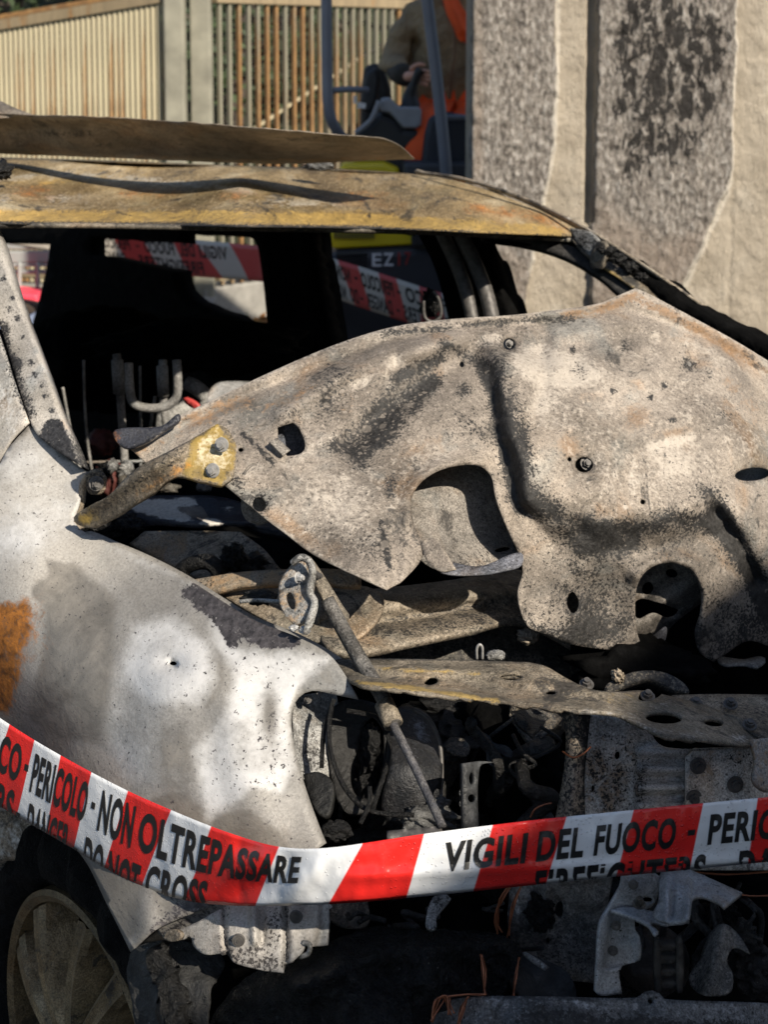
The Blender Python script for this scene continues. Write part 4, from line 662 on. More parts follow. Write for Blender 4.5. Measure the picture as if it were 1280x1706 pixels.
lump('pale_clod', 880, 1060, 1.98, 18, 12, BEIGE, car, 64, .5)
# hood latch bracket
panel('latch_bracket', [(463, 985, 'c'), (468, 965), (488, 938), (500, 929), (512, 932), (520, 950), (522, 975), (517, 1000), (510, 1030), (495, 1040), (478, 1030), (466, 1005)], [(463, 985, 1.74), (500, 929, 1.76), (522, 975, 1.73), (495, 1040, 1.70)], GREYST, car, step=5, th=.006, attrs={'tan': lambda x, y: .5+0*x},
      holes=[spline([(476, 990), (484, 986), (492, 1008), (488, 1016), (478, 1004)], 4)])
tubeobj('latch_rim', [(488, 938, 1.745), (500, 929, 1.74), (514, 934, 1.735), (521, 955, 1.725), (516, 985, 1.72), (524, 1005, 1.71), (516, 1035, 1.69), (508, 1056, 1.68)], [.005, .005, .005, .005, .005, .005, .006, .003], GREYST, car, 8)
lump('latch_knuckle', 508, 1050, 1.69, 10, 7, ZINC, car, 65, .3); lump('latch_knuckle', 490, 1046, 1.70, 9, 5, ZINC, car, 66, .3)
bolt('latch_bolt', 496, 962, 1.73, 10, ZINC, car, (.9, -.5, .1), 1.6); bolt('latch_bolt', 527, 959, 1.73, 9, SOOTBOLT, car, (.9, -.5, .1), 1.6)
# gas strut
panel('strut_arm', [(505, 925), (518, 928), (572, 1010), (582, 1030), (560, 1036), (535, 990)], [(505, 925, 1.77), (572, 1010, 1.73), (560, 1036, 1.71)], BAR, car, step=6, th=.006)
strut = tubeobj('gas_strut', [(545, 1000, 1.73), (592, 1085, 1.69), (640, 1165, 1.64), (656, 1208, 1.61)], [.0098, .0098, .0098, .0105], m_burnt('strut_steel', ((.03, .029, .028), (.06, .057, .053), (.12, .116, .11)), speck=.7, sootgen=.3, big=14), car, 14)
tubeobj('strut_collar', [(640, 1172, 1.635), (656, 1207, 1.61)], .0125, BAR, strut, 14)
tubeobj('strut_rod', [(652, 1200, 1.615), (690, 1275, 1.57), (738, 1378, 1.50)], [.0056, .0052, .0050], m_burnt('strut_rod_steel', ((.03, .03, .034), (.06, .06, .066), (.12, .115, .11)), rust=(.30, .13, .04), big=20), strut, 12)
# --- front crossmember
panel('crossmember', [(556, 1098, 'c'), (640, 1097), (760, 1099), (880, 1103, 'c'), (910, 1110), (945, 1130), (985, 1148), (1030, 1152), (1070, 1150), (1120, 1160), (1180, 1176), (1230, 1200), (1258, 1222), (1262, 1236, 'c'), (1250, 1241), (1180, 1238), (1110, 1228), (1070, 1212), (1035, 1192), (1010, 1186), (940, 1184), (840, 1174), (740, 1160), (660, 1150), (600, 1142), (580, 1130)],
      [(556, 1098, 1.72), (880, 1103, 1.70), (1070, 1150, 1.66), (1262, 1236, 1.60), (600, 1142, 1.62), (840, 1174, 1.58), (1010, 1186, 1.56), (1180, 1238, 1.53), (740, 1135, 1.645)], BAR, car, step=6, th=.004,
      holes=[ell(718, 1135, 12, 6, -8), ell(852, 1127, 18, 6, 0), ell(918, 1154, 9, 3, 0, 10), ell(1107, 1196, 31, 9.5, 3, 22), ell(1190, 1204, 17, 6, 6), ell(1085, 1156, 22, 10, -20)],
      feats=[lambda x, y: .012*pmask(x, y, [(590, 1118), (760, 1126), (930, 1150), (1000, 1164), (1000, 1176), (840, 1164), (660, 1140)], 6), lambda x, y: -.012*lmask(x, y, [(600, 1140), (740, 1157), (940, 1180), (1035, 1190), (1110, 1225), (1250, 1238)], 5), lambda x, y: -.01*lmask(x, y, [(600, 1112), (760, 1117), (860, 1120)], 5)],
      attrs={'tan': lambda x, y: np.clip(.9*lmask(x, y, [(592, 1136), (660, 1143), (740, 1154), (830, 1168)], 5) + .7*lmask(x, y, [(605, 1113), (700, 1117), (800, 1122)], 4)+.4*emask(x, y, 1020, 1162, 40, 12), 0, 1), 'white': lambda x, y: np.clip(.42*lmask(x, y, [(950, 1182), (1035, 1186), (1090, 1215), (1240, 1232)], 7)+.3*emask(x, y, 1100, 1175, 60, 12), 0, 1)})
panel('crossmember_plate', [(1120, 1158, 'c'), (1200, 1156), (1420, 1160, 'c'), (1420, 1240, 'c'), (1300, 1232), (1262, 1226), (1215, 1195), (1150, 1180)], [(1120, 1158, 1.70), (1420, 1160, 1.74), (1420, 1240, 1.62), (1262, 1226, 1.61)], BAR, car, step=8, th=.004, attrs={'soot': lambda x, y: .25+0*x})
for x, y, yy in ((1160, 1172, 1.665), (1218, 1173, 1.67), (1250, 1208, 1.625), (978, 1140, 1.66), (1080, 1160, 1.645)): bolt('crossmember_bolt', x, y, yy, 13, SOOTBOLT, car, (0, -.45, 1))
panel('hanging_tab', [(1254, 1232, 'c'), (1290, 1228, 'c'), (1300, 1320, 'c'), (1275, 1318), (1258, 1300), (1262, 1270)], [(1254, 1232, 1.575), (1300, 1320, 1.56), (1258, 1300, 1.55)], GREYST, car, step=6, th=.006, attrs={'tan': lambda x, y: .5+0*x})
panel('washer_arch', [(1010, 1150), (1040, 1125), (1080, 1117), (1120, 1125), (1150, 1152), (1130, 1152), (1085, 1133), (1050, 1140)], [(1010, 1150, 1.74), (1080, 1117, 1.76), (1150, 1152, 1.74)], BAR, car, step=6, th=.02, attrs={'soot': lambda x, y: .6+0*x})
tubeobj('wire_clip', [(795, 1098, 1.74), (795, 1080, 1.74), (800, 1074, 1.74), (804, 1080, 1.74), (804, 1098, 1.74)], .002, STEEL, car, 6)
lump('connector_stub', 826, 1092, 1.76, 16, 9, GREYST, car, 67, .25)
lump('grey_clod', 1030, 1126, 1.75, 11, 12, BEIGE, car, 68, .5)
# --- bulkhead behind the crossmember on the right
panel('front_post', [(935, 1186, 'c'), (985, 1190, 'c'), (980, 1240), (975, 1300), (978, 1420, 'c'), (915, 1420, 'c'), (930, 1340), (940, 1280), (943, 1230)], [(935, 1186, 1.63), (985, 1190, 1.62), (978, 1420, 1.54), (915, 1420, 1.55)], BEIGE, car, step=7, th=.01, feats=[lambda x, y: -.012*lmask(x, y, [(960, 1190), (955, 1300), (945, 1420)], 14)], attrs={'soot': lambda x, y: np.clip(.36-.1*(y-1300)/100+.4*lmask(x, y, [(978, 1190), (974, 1400)], 6), 0, 1)})
corr = lambda x, y: .012*np.cos((y-1266)/31*2*np.pi)*pmask(x, y, [(1064, 1250), (1150, 1250), (1150, 1400), (1060, 1400)], 8)
panel('bulkhead', [(975, 1190, 'c'), (1075, 1200, 'c'), (1100, 1240), (1140, 1248, 'c'), (1420, 1240, 'c'), (1420, 1450, 'c'), (970, 1450, 'c')], [(975, 1190, 1.66), (1420, 1240, 1.68), (1420, 1450, 1.62), (970, 1450, 1.6)], BULK, car, step=7, th=.005, feats=[corr, lambda x, y: -.02*pmask(x, y, [(1062, 1245), (1150, 1245), (1150, 1450), (1058, 1450)], 6)],
      holes=[ell(1030, 1259, 5, 7, 0, 10), ell(989, 1314, 3, 6, 0, 10)], attrs={'soot': lambda x, y: np.clip(.33*emask(x, y, 1020, 1290, 60, 90)+.3*emask(x, y, 1070, 1320, 10, 70), 0, 1), 'tan': lambda x, y: .5*emask(x, y, 1020, 1290, 70, 90), 'white': lambda x, y: .5*emask(x, y, 1105, 1300, 34, 60)})
panel('bolted_plate', [(1144, 1262, 'c'), (1156, 1252, 'c'), (1300, 1242, 'c'), (1420, 1240, 'c'), (1420, 1450, 'c'), (1142, 1450, 'c')], [(1144, 1262, 1.615), (1420, 1240, 1.63), (1420, 1450, 1.57), (1142, 1450, 1.57)], BULK, car, step=8, th=.006, attrs={'tan': lambda x, y: .45*emask(x, y, 1200, 1300, 90, 70), 'soot': lambda x, y: .3*emask(x, y, 1240, 1270, 60, 20)})
for x, y in ((1164, 1276), (1226, 1307), (1157, 1330)): bolt('plate_bolt', x, y, 1.60, 15, SOOTBOLT, car, (.1, -1, .1), .7)
# --- headlamp bay behind the fender's notch
panel('lamp_bracket', [(486, 1160, 'c'), (560, 1150, 'c'), (565, 1200), (548, 1240), (552, 1290), (530, 1300), (500, 1290)], [(486, 1160, 1.68), (565, 1200, 1.70), (500, 1290, 1.62)], GREYST, car, step=6, th=.005, feats=[lambda x, y: .004*vnoise(x, y, 30, 4)], attrs={'soot': lambda x, y: np.clip(.45*emask(x, y, 520, 1265, 30, 24), 0, 1)})
for x, y in ((513, 1166), (519, 1226)): bolt('lamp_bolt', x, y, 1.665, 7, SOOTBOLT, car)
def ring(name, pts, rad, mat): return tubeobj(name, pts, rad, mat, car, 7)
panel('lamp_bowl', [(560, 1175), (600, 1165), (640, 1185), (645, 1240), (635, 1300), (610, 1350), (575, 1350), (552, 1290), (548, 1230)], [(560, 1175, 1.68), (640, 1185, 1.70), (610, 1350, 1.6), (552, 1290, 1.64)], m_char('sooty_lamp_bowl', (.018, .0175, .0165), .6, 30, .5), car, step=7, th=.006, rag=2,
      holes=[spline([(606, 1210), (630, 1195), (640, 1230), (636, 1290), (612, 1330), (590, 1320), (585, 1280), (598, 1245)], 6)])
ring('lamp_rim', [(578, 1184, 1.64), (612, 1190, 1.645), (630, 1198, 1.645), (648, 1230, 1.63), (646, 1270, 1.61), (632, 1315, 1.58), (618, 1357, 1.56)], .003, CHAR)
for i, (x, y, rx, ry) in enumerate([(612, 1250, 20, 34), (600, 1310, 26, 30), (625, 1330, 20, 26)]): lump('lamp_debris', x, y, 1.68, rx, ry, CHAR, car, 80+i, .7)
panel('lamp_reflector', [(650, 1190), (700, 1180), (728, 1220), (738, 1270), (730, 1330), (700, 1370), (640, 1360), (650, 1270)], [(650, 1190, 1.72), (728, 1220, 1.72), (640, 1360, 1.62), (690, 1270, 1.64)], m_burnt('sooty_reflector', ((.006, .006, .007), (.011, .0115, .013), (.02, .021, .024)), white=(.22, .23, .25), big=12, rough=.45), car, step=7, th=.006, attrs={'white': lambda x, y: .52*emask(x, y, 700, 1225, 20, 34)})
ring('lamp_rim', [(690, 1182, 1.70), (716, 1200, 1.69), (733, 1240, 1.68), (736, 1290, 1.66), (735, 1340, 1.63)], .003, SOOTBOLT)
for pts in ([(553, 1175, 1.63), (548, 1220, 1.61), (556, 1270, 1.59), (580, 1320, 1.57), (620, 1352, 1.55), (690, 1358, 1.54)], [(557, 1165, 1.64), (540, 1215, 1.62), (536, 1280, 1.6)], [(600, 1372, 1.53), (615, 1340, 1.55), (616, 1310, 1.56)]): tubeobj('burnt_cable', pts, .003, CHAR, car, 6)
panel('lamp_housing_stub', [(505, 1290, 'c'), (530, 1286), (552, 1300), (552, 1340), (540, 1360), (520, 1340)], [(505, 1290, 1.6), (552, 1300, 1.58), (520, 1340, 1.56)], m_char('bracket_soot', (.022, .022, .021), .5, 40, .5), car, step=6, th=.008)
lump('ash_pile', 712, 1362, 1.60, 42, 18, ASHW, car, 90, .6); lump('ash_pile', 735, 1338, 1.61, 14, 10, ASHW, car, 91, .6)
lump('melted_stub', 560, 1385, 1.54, 26, 16, CHAR, car, 92, .4)
panel('slotted_bracket', [(773, 1272, 'c'), (800, 1268), (826, 1270, 'c'), (800, 1278), (800, 1420, 'c'), (772, 1420, 'c')], [(773, 1272, 1.58), (826, 1270, 1.62), (800, 1420, 1.54), (772, 1420, 1.54)], m_char('dark_bracket', (.04, .042, .044), .5, 40, .3), car, step=6, th=.006, holes=[ell(787, 1297, 5, 11, 0, 12), ell(787, 1330, 7, 7, 20, 12)])
panel('lamp_ledge', [(645, 1384), (735, 1376), (740, 1390), (645, 1396)], [(645, 1384, 1.5), (740, 1380, 1.5), (645, 1396, 1.49)], SOOTBOLT, car, step=7, th=.02, smooth_outline=False)
# engine bay masses
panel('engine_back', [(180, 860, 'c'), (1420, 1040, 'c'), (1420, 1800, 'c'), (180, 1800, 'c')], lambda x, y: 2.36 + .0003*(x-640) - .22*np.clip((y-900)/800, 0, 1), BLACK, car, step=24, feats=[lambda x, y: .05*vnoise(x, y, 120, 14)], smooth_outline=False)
for i, (x, y, Y, rx, ry) in enumerate([(820, 1250, 1.82, 90, 80), (760, 1190, 1.86, 90, 34), (880, 1330, 1.78, 70, 110), (860, 1200, 1.86, 70, 40), (1060, 1120, 1.98, 120, 40), (700, 1420, 1.7, 120, 60), (1180, 1500, 1.75, 140, 80), (930, 1480, 1.72, 110, 90)]):
    lump('engine_remains', x, y, Y, rx, ry, CHAR if i % 2 else BLACK, car, 100+i, .45)
panel('crumpled_foil', [(782, 1220), (810, 1222), (822, 1236), (850, 1246), (852, 1262), (830, 1254), (826, 1275), (812, 1270), (808, 1240)], [(782, 1220, 1.70), (850, 1246, 1.68), (812, 1270, 1.67)], m_char('foil_soot', (.06, .065, .07), .35, 40, .8), car, step=5, rag=2)

# crowded, charred odds and ends between the lamps and the engine
_r = random.Random(11)
CRUMP = m_char('crumpled_black_sheet', (.034, .033, .031), .36, 55, 1.0, .5, .45)
for k in range(16):
    x0, y0 = _r.uniform(600, 930), _r.uniform(1195, 1400); Y0 = _r.uniform(1.66, 1.84); n = _r.randint(5, 7); rr = _r.uniform(18, 46)
    ol = [(x0+rr*_r.uniform(.5, 1.2)*math.cos(2*math.pi*q/n), y0+rr*_r.uniform(.5, 1.3)*math.sin(2*math.pi*q/n)) + (('c',) if _r.random() < .6 else ()) for q in range(n)]
    panel('burnt_scrap', ol, [(x0-rr, y0, Y0+_r.uniform(-.05, .05)), (x0+rr, y0, Y0+_r.uniform(-.05, .05)), (x0, y0+rr, Y0-.05), (x0, y0-rr, Y0+.04)], CRUMP if k % 3 else BAR, car, step=6, rag=3, ragseed=k, feats=[lambda x, y, k=k: .03*vnoise(x, y, 24, 200+k, 3)], attrs={'soot': lambda x, y: .5+0*x} if k % 3 == 0 else None)
for k in range(12):
    x0, y0 = _r.uniform(640, 1000), _r.uniform(1180, 1300); Y0 = _r.uniform(1.64, 1.8); pts = [(x0, y0, Y0)]
    for q in range(4): pts.append((pts[-1][0]+_r.uniform(-50, 50), pts[-1][1]+_r.uniform(10, 45), Y0+_r.uniform(-.05, .03)))
    tubeobj('burnt_hose' if k % 2 else 'burnt_cable', pts, _r.uniform(.006, .012) if k % 2 else _r.uniform(.0016, .003), CRUMP, car, 8)
for k in range(10):
    x0, y0 = _r.uniform(560, 880), _r.uniform(1500, 1560); pts = [(x0, y0, 1.56)]
    for q in range(3): pts.append((pts[-1][0]+_r.uniform(-40, 60), pts[-1][1]+_r.uniform(-12, 30), 1.54+_r.uniform(-.03, .03)))
    tubeobj('burnt_cable', pts, _r.uniform(.0018, .004), CRUMP, car, 7)
for k, (x, y, rx, ry, mt) in enumerate([(1230, 1560, 30, 26, 0), (1130, 1500, 34, 18, 1), (1260, 1620, 40, 36, 0), (1040, 1640, 30, 18, 1), (980, 1600, 26, 20, 0), (1200, 1520, 26, 20, 1), (900, 1520, 24, 30, 1)]):
    lump('melted_lump', x, y, 1.58, rx, ry, CHARW if mt else CRUMP, car, 150+k, .6)
for k in range(9):
    x0, y0 = _r.uniform(1090, 1270), _r.uniform(1450, 1500); pts = [(x0, y0, 1.6)]
    for q in range(4): pts.append((pts[-1][0]+_r.uniform(-30, 30), pts[-1][1]+_r.uniform(15, 50), 1.57+_r.uniform(-.04, .03)))
    tubeobj('burnt_hose', pts, _r.uniform(.002, .006), CRUMP, car, 7)
# rubble on the parcel of floor seen under the hinge
for k in range(14): lump('cabin_debris', _r.uniform(150, 380), _r.uniform(770, 830), _r.uniform(2.5, 2.8), _r.uniform(8, 22), _r.uniform(6, 14), (GREYST, BAR, CHAR, BEIGE)[k % 4], car, 170+k, .6, None, 3)
# --- below the tape
mount = panel('bumper_mount', [(276, 1556, 'c'), (300, 1548), (330, 1535), (360, 1518), (400, 1500), (548, 1496, 'c'), (546, 1575, 'c'), (520, 1577), (512, 1570), (505, 1585), (490, 1600), (476, 1608), (473, 1621, 'c'), (440, 1617), (390, 1604), (378, 1590), (340, 1590), (322, 1576), (316, 1560), (300, 1566)],
      [(276, 1556, 1.52), (400, 1500, 1.49), (548, 1496, 1.47), (546, 1575, 1.45), (473, 1621, 1.44), (378, 1590, 1.46), (322, 1576, 1.49)], m_burnt('spotted_mount_steel', ((.29, .275, .25), (.37, .355, .33), (.45, .435, .41)), mott=.12, grain=.5, speck=.25, big=10, soot_shade=(.02, .018, .017), bump=.15), car, step=5, th=.006,
      feats=[lambda x, y: .010*lmask(x, y, [(372, 1505), (374, 1560), (380, 1595)], 3), lambda x, y: -.008*lmask(x, y, [(420, 1500), (424, 1570)], 6), lambda x, y: .008*lmask(x, y, [(436, 1500), (438, 1570)], 5), lambda x, y: .012*lmask(x, y, [(474, 1500), (478, 1570), (476, 1610)], 4), lambda x, y: .015*pmask(x, y, [(534, 1490), (560, 1490), (560, 1590), (520, 1590), (534, 1540)], 4), lambda x, y: .003*vnoise(x, y, 30, 8)],
      attrs={'soot': lambda x, y: np.clip(.40*emask(x, y, 455, 1540, 16, 50) + .36*emask(x, y, 400, 1590, 50, 22) + .3*emask(x, y, 445, 1605, 30, 12) + .45*lmask(x, y, [(372, 1505), (380, 1590)], 3)+.5*lmask(x, y, [(478, 1500), (478, 1600)], 3), 0, 1)})
for x, y, yy in ((397, 1567, 1.468), (493, 1528, 1.462)):
    bm = bmesh.new(); s = yy/F
    for r0, dep, z in ((12, 3, 0), (8, 3, 1.5), (3, 3, 3)):
        g = bmesh.ops.create_cone(bm, cap_ends=True, segments=24, radius1=r0*s, radius2=r0*s*.9, depth=dep*s)
        for v in g['verts']: v.co.z += z*s
    bmesh.ops.transform(bm, matrix=Matrix.Translation(P(x, y, yy-.008)) @ Vector((-.05, -1, .1)).to_track_quat('Z', 'Y').to_matrix().to_4x4(), verts=bm.verts)
    bmobj('rivet', bm, SOOTBOLT, mount)
panel('fender_gusset', [(262, 1550), (300, 1528), (350, 1505), (390, 1498), (385, 1512), (340, 1535), (300, 1552), (275, 1562)], [(262, 1550, 1.545), (390, 1498, 1.49), (300, 1552, 1.53)], FEND, car, step=5, th=.004, attrs={'soot': lambda x, y: .6*lmask(x, y, [(270, 1556), (320, 1530), (380, 1505)], 7), 'tan': lambda x, y: .5+0*x})
panel('bent_lip', [(270, 1558), (290, 1548), (301, 1556), (298, 1566), (280, 1568)], [(270, 1558, 1.50), (300, 1560, 1.48), (280, 1568, 1.49)], BEIGE, car, step=4, th=.005)
tubeobj('hook', [(505, 1570, 1.455), (516, 1574, 1.45), (514, 1588, 1.45), (500, 1594, 1.45)], .003, GREYST, car, 7)
# burnt bumper and liner: wet charcoal masses
panel('burnt_bumper', [(395, 1640), (470, 1600), (545, 1570), (620, 1545), (700, 1548), (780, 1550), (850, 1562), (870, 1585), (850, 1640), (800, 1690), (760, 1800), (380, 1800), (330, 1760)],
      [(395, 1640, 1.50), (620, 1545, 1.52), (860, 1570, 1.52), (600, 1660, 1.40), (500, 1790, 1.38), (760, 1790, 1.40)], CHARW, car, step=8, rag=5, th=.01, feats=[lambda x, y: .025*vnoise(x, y, 90, 41) + .008*vnoise(x, y, 24, 42), lambda x, y: -.03*lmask(x, y, [(500, 1640), (640, 1580), (840, 1575)], 26)])
panel('wheel_liner', [(215, 1590), (260, 1568), (330, 1572), (372, 1600), (352, 1650), (346, 1700), (330, 1800), (260, 1800), (225, 1700)], [(215, 1590, 1.58), (372, 1600, 1.52), (330, 1800, 1.46), (230, 1750, 1.52), (290, 1640, 1.50)], m_char('wheel_liner_grey', (.035, .035, .034), .6, 30, .7, .6), car, step=7, rag=3, feats=[lambda x, y: .015*vnoise(x, y, 50, 43)])
panel('liner_ridge', [(248, 1580), (268, 1590), (285, 1640), (305, 1720), (310, 1800), (285, 1800), (278, 1720), (262, 1650), (245, 1610)], [(248, 1580, 1.53), (305, 1720, 1.45), (285, 1800, 1.43)], CHAR, car, step=7, rag=2, th=.02, feats=[lambda x, y: .012*vnoise(x, y, 20, 44)])
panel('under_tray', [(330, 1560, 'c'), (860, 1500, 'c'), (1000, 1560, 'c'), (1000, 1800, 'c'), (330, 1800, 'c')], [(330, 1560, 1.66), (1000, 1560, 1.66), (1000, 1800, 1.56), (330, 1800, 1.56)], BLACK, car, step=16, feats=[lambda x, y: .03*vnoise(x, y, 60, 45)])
panel('support_panel', [(545, 1500, 'c'), (612, 1496, 'c'), (616, 1535), (605, 1546), (570, 1545), (548, 1530)], [(545, 1500, 1.55), (612, 1496, 1.55), (580, 1545, 1.53)], BAR, car, step=7, th=.004)
panel('bent_strip', [(722, 1495), (745, 1490), (752, 1497), (728, 1528), (726, 1548), (712, 1546), (710, 1530)], [(722, 1495, 1.5), (752, 1497, 1.5), (712, 1546, 1.47)], GREYST, car, step=5, th=.004, attrs={'soot': lambda x, y: .35+0*x})
panel('lower_bulkhead', [(850, 1470, 'c'), (1020, 1450, 'c'), (1010, 1560), (1000, 1640, 'c'), (900, 1620), (850, 1560)], [(850, 1470, 1.60), (1020, 1450, 1.58), (1000, 1640, 1.55)], m_burnt('sooty_lower_panel', ((.05, .05, .048), (.085, .084, .08), (.14, .138, .13)), speck=.7, sootgen=.5, big=12), car, step=8, th=.006, holes=[spline([(928, 1506), (936, 1502), (938, 1522), (932, 1532), (926, 1520)], 4), ell(913, 1568, 4, 6, 0, 9)],
      feats=[lambda x, y: .012*vnoise(x, y, 50, 46), lambda x, y: -.01*lmask(x, y, [(912, 1480), (912, 1520)], 6)], attrs={'white': lambda x, y: .5*lmask(x, y, [(862, 1490), (855, 1550)], 12), 'soot': lambda x, y: .4*emask(x, y, 960, 1590, 60, 50)})
panel('dark_plate', [(860, 1590), (910, 1600), (950, 1625), (955, 1670), (880, 1665), (850, 1640)], [(860, 1590, 1.52), (955, 1640, 1.5), (860, 1650, 1.5)], m_char('plate_soot', (.03, .032, .034), .4, 40, .5), car, step=7, th=.006)
panel('plate_edge', [(868, 1588), (875, 1586), (914, 1612), (908, 1617)], [(868, 1588, 1.51), (914, 1612, 1.49), (908, 1617, 1.49)], GREYST, car, step=5, th=.004)
# pale folded bracket
FB = m_burnt('folded_bracket_steel', ((.21, .215, .22), (.31, .315, .32), (.42, .425, .43)), speck=.35, mott=.25, grain=.6, sootgen=.1, big=12, metal=.3, rough=.5)
fb = panel('folded_bracket', [(1040, 1452), (1060, 1446), (1085, 1450), (1102, 1462, 'c'), (1098, 1490), (1085, 1512), (1060, 1520), (1062, 1600), (1035, 1610), (1037, 1656, 'c'), (1000, 1659), (992, 1652, 'c'), (995, 1600), (1000, 1540), (1016, 1510), (1032, 1480)],
      [(1040, 1452, 1.46), (1102, 1462, 1.47), (1060, 1600, 1.45), (1000, 1659, 1.43), (1000, 1540, 1.445)], FB, car, step=5, th=.004, holes=[ell(1080, 1500, 10, 5, 10, 12)],
      feats=[lambda x, y: .012*pmask(x, y, [(1018, 1520), (1062, 1515), (1062, 1606), (1008, 1612)], 4), lambda x, y: -.006*emask(x, y, 1056, 1474, 22)])
panel('bracket_arm', [(1098, 1462, 'c'), (1106, 1449), (1130, 1444), (1150, 1448, 'c'), (1238, 1487, 'c'), (1208, 1510, 'c'), (1195, 1500), (1160, 1494), (1150, 1530), (1140, 1536), (1090, 1528), (1098, 1500)],
      [(1098, 1462, 1.475), (1150, 1448, 1.49), (1238, 1487, 1.45), (1208, 1510, 1.40), (1090, 1528, 1.42), (1145, 1490, 1.43), (1125, 1470, 1.44)], FB, fb, step=5, th=.004, feats=[lambda x, y: -.006*lmask(x, y, [(1112, 1452), (1110, 1525)], 5), lambda x, y: .010*lmask(x, y, [(1125, 1450), (1120, 1528)], 4), lambda x, y: -.012*lmask(x, y, [(1150, 1448), (1145, 1535)], 5)])
panel('bracket_shelf', [(1018, 1515, 'c'), (1050, 1510), (1140, 1532, 'c'), (1110, 1538), (1085, 1536), (1098, 1552), (1092, 1556), (1080, 1540), (1050, 1526)], [(1018, 1515, 1.445), (1140, 1532, 1.43), (1092, 1556, 1.40)], FB, fb, step=4, th=.004)
for x, y, r in ((1056, 1474, 9), (1027, 1542, 9), (1022, 1584, 9)): bolt('bracket_bolt', x, y, 1.452, r, SOOTBOLT, fb, (-.1, -1, .15), .7)
bolt('clamp_bolt', 1066, 1506, 1.43, 12, BAR, fb, (0, -.3, 1), 1.6)
# alternator grille, torn shard, lower beam
alt = lump('alternator', 1090, 1600, 1.58, 62, 58, m_char('alternator_soot', (.03, .024, .02), .6, 40, .4), car, 120, .12)
for k in range(4):
    y = 1578 + k*21; panel('vent_rib', [(1095, y), (1134, y-4), (1134, y+3), (1096, y+8)], [(1095, y, 1.46), (1134, y, 1.46), (1096, y+8, 1.46)], m_char('rib_soot', (.05, .045, .04), .6, 40, .3) if k == 0 else bpy.data.materials['rib_soot'], alt, step=5, th=.01)
panel('vent_rib', [(1092, 1570), (1100, 1569), (1102, 1655), (1094, 1655)], [(1092, 1570, 1.455), (1100, 1655, 1.455), (1094, 1655, 1.455)], bpy.data.materials['rib_soot'], alt, step=5, th=.01)
panel('vent_rib', [(1130, 1568), (1138, 1566), (1138, 1655), (1130, 1655)], [(1130, 1570, 1.455), (1138, 1655, 1.455), (1130, 1655, 1.455)], bpy.data.materials['rib_soot'], alt, step=5, th=.01)
panel('torn_shard', [(1165, 1600), (1175, 1570), (1195, 1542), (1212, 1540), (1235, 1560), (1249, 1588, 'c'), (1225, 1578), (1212, 1600), (1222, 1622), (1218, 1650), (1190, 1660), (1160, 1650), (1148, 1628)], [(1165, 1600, 1.5), (1205, 1540, 1.53), (1249, 1588, 1.48), (1190, 1660, 1.45)], m_burnt('shard_steel', ((.06, .055, .048), (.11, .10, .088), (.19, .175, .155)), speck=.7, tan=(.3, .22, .1), big=14), car, step=5, rag=2, feats=[lambda x, y: -.02*lmask(x, y, [(1205, 1545), (1190, 1600), (1180, 1655)], 18)], attrs={'soot': lambda x, y: .4*emask(x, y, 1160, 1630, 30, 40)})
panel('lower_beam', [(676, 1720, 'c'), (705, 1690), (745, 1668), (800, 1660), (920, 1660), (1060, 1662), (1075, 1652), (1088, 1650), (1100, 1655), (1108, 1664), (1200, 1668), (1420, 1676, 'c'), (1420, 1830, 'c'), (676, 1830, 'c')], [(676, 1720, 1.44), (800, 1660, 1.43), (1420, 1676, 1.47), (676, 1830, 1.36), (1420, 1830, 1.40), (1000, 1700, 1.40)],
      m_burnt('lower_beam_steel', ((.07, .07, .07), (.12, .121, .122), (.2, .2, .2)), speck=.7, sootgen=.3, big=9, white=(.34, .34, .34), metal=.25, rough=.5), car, step=7, th=.006, holes=[ell(1085, 1667, 5, 5, 0, 12)], attrs={'soot': lambda x, y: np.clip(.75*pmask(x, y, [(860, 1690), (900, 1675), (1000, 1690), (1120, 1698), (1300, 1705), (1420, 1800), (860, 1800)], 10), 0, 1), 'white': lambda x, y: np.clip(.45*lmask(x, y, [(940, 1668), (1010, 1680), (1060, 1676)], 8) + .42*emask(x, y, 1180, 1680, 70, 10) + .3*lmask(x, y, [(740, 1680), (850, 1670)], 10), 0, 1)})
# copper strands bared by the fire: one part per bundle
def strands(name, pts, n, spread, parent):
    vs_, fs, off = [], [], 0
    for i in range(n):
        r = random.Random(i*7+len(pts)); q = [(x+r.uniform(-spread, spread)*(1 if k % 2 else .5), y+r.uniform(-2, 2), Y+r.uniform(-.01, .01)) for k, (x, y, Y) in enumerate(pts)]
        o = tubeobj('tmp', q, .0011, COPPER, None, 5, res=5); me = o.data
        vs_ += [v.co[:] for v in me.vertices]; fs += [tuple(j+off for j in p.vertices) for p in me.polygons]; off = len(vs_)
        bpy.data.objects.remove(o); bpy.data.meshes.remove(me)
    return mk(name, vs_, fs, COPPER, parent)
strands('copper_wiring', [(862, 1462, 1.47), (838, 1500, 1.47), (828, 1530, 1.48), (833, 1555, 1.49)], 4, 7, car)
strands('copper_wiring', [(872, 1470, 1.48), (856, 1510, 1.48), (848, 1560, 1.49)], 3, 5, car)
strands('copper_wiring', [(802, 1590, 1.47), (806, 1620, 1.46), (808, 1658, 1.45)], 4, 4, car)
strands('copper_wiring', [(866, 1595, 1.48), (860, 1630, 1.46), (856, 1660, 1.45)], 3, 4, car)
strands('copper_wiring', [(722, 1702, 1.40), (732, 1668, 1.41), (745, 1660, 1.42), (752, 1690, 1.41)], 5, 9, car)
strands('copper_wiring', [(764, 1706, 1.40), (770, 1680, 1.41), (780, 1662, 1.42)], 4, 5, car)
strands('copper_wiring', [(730, 1662, 1.42), (780, 1656, 1.43), (810, 1658, 1.44)], 3, 5, car)
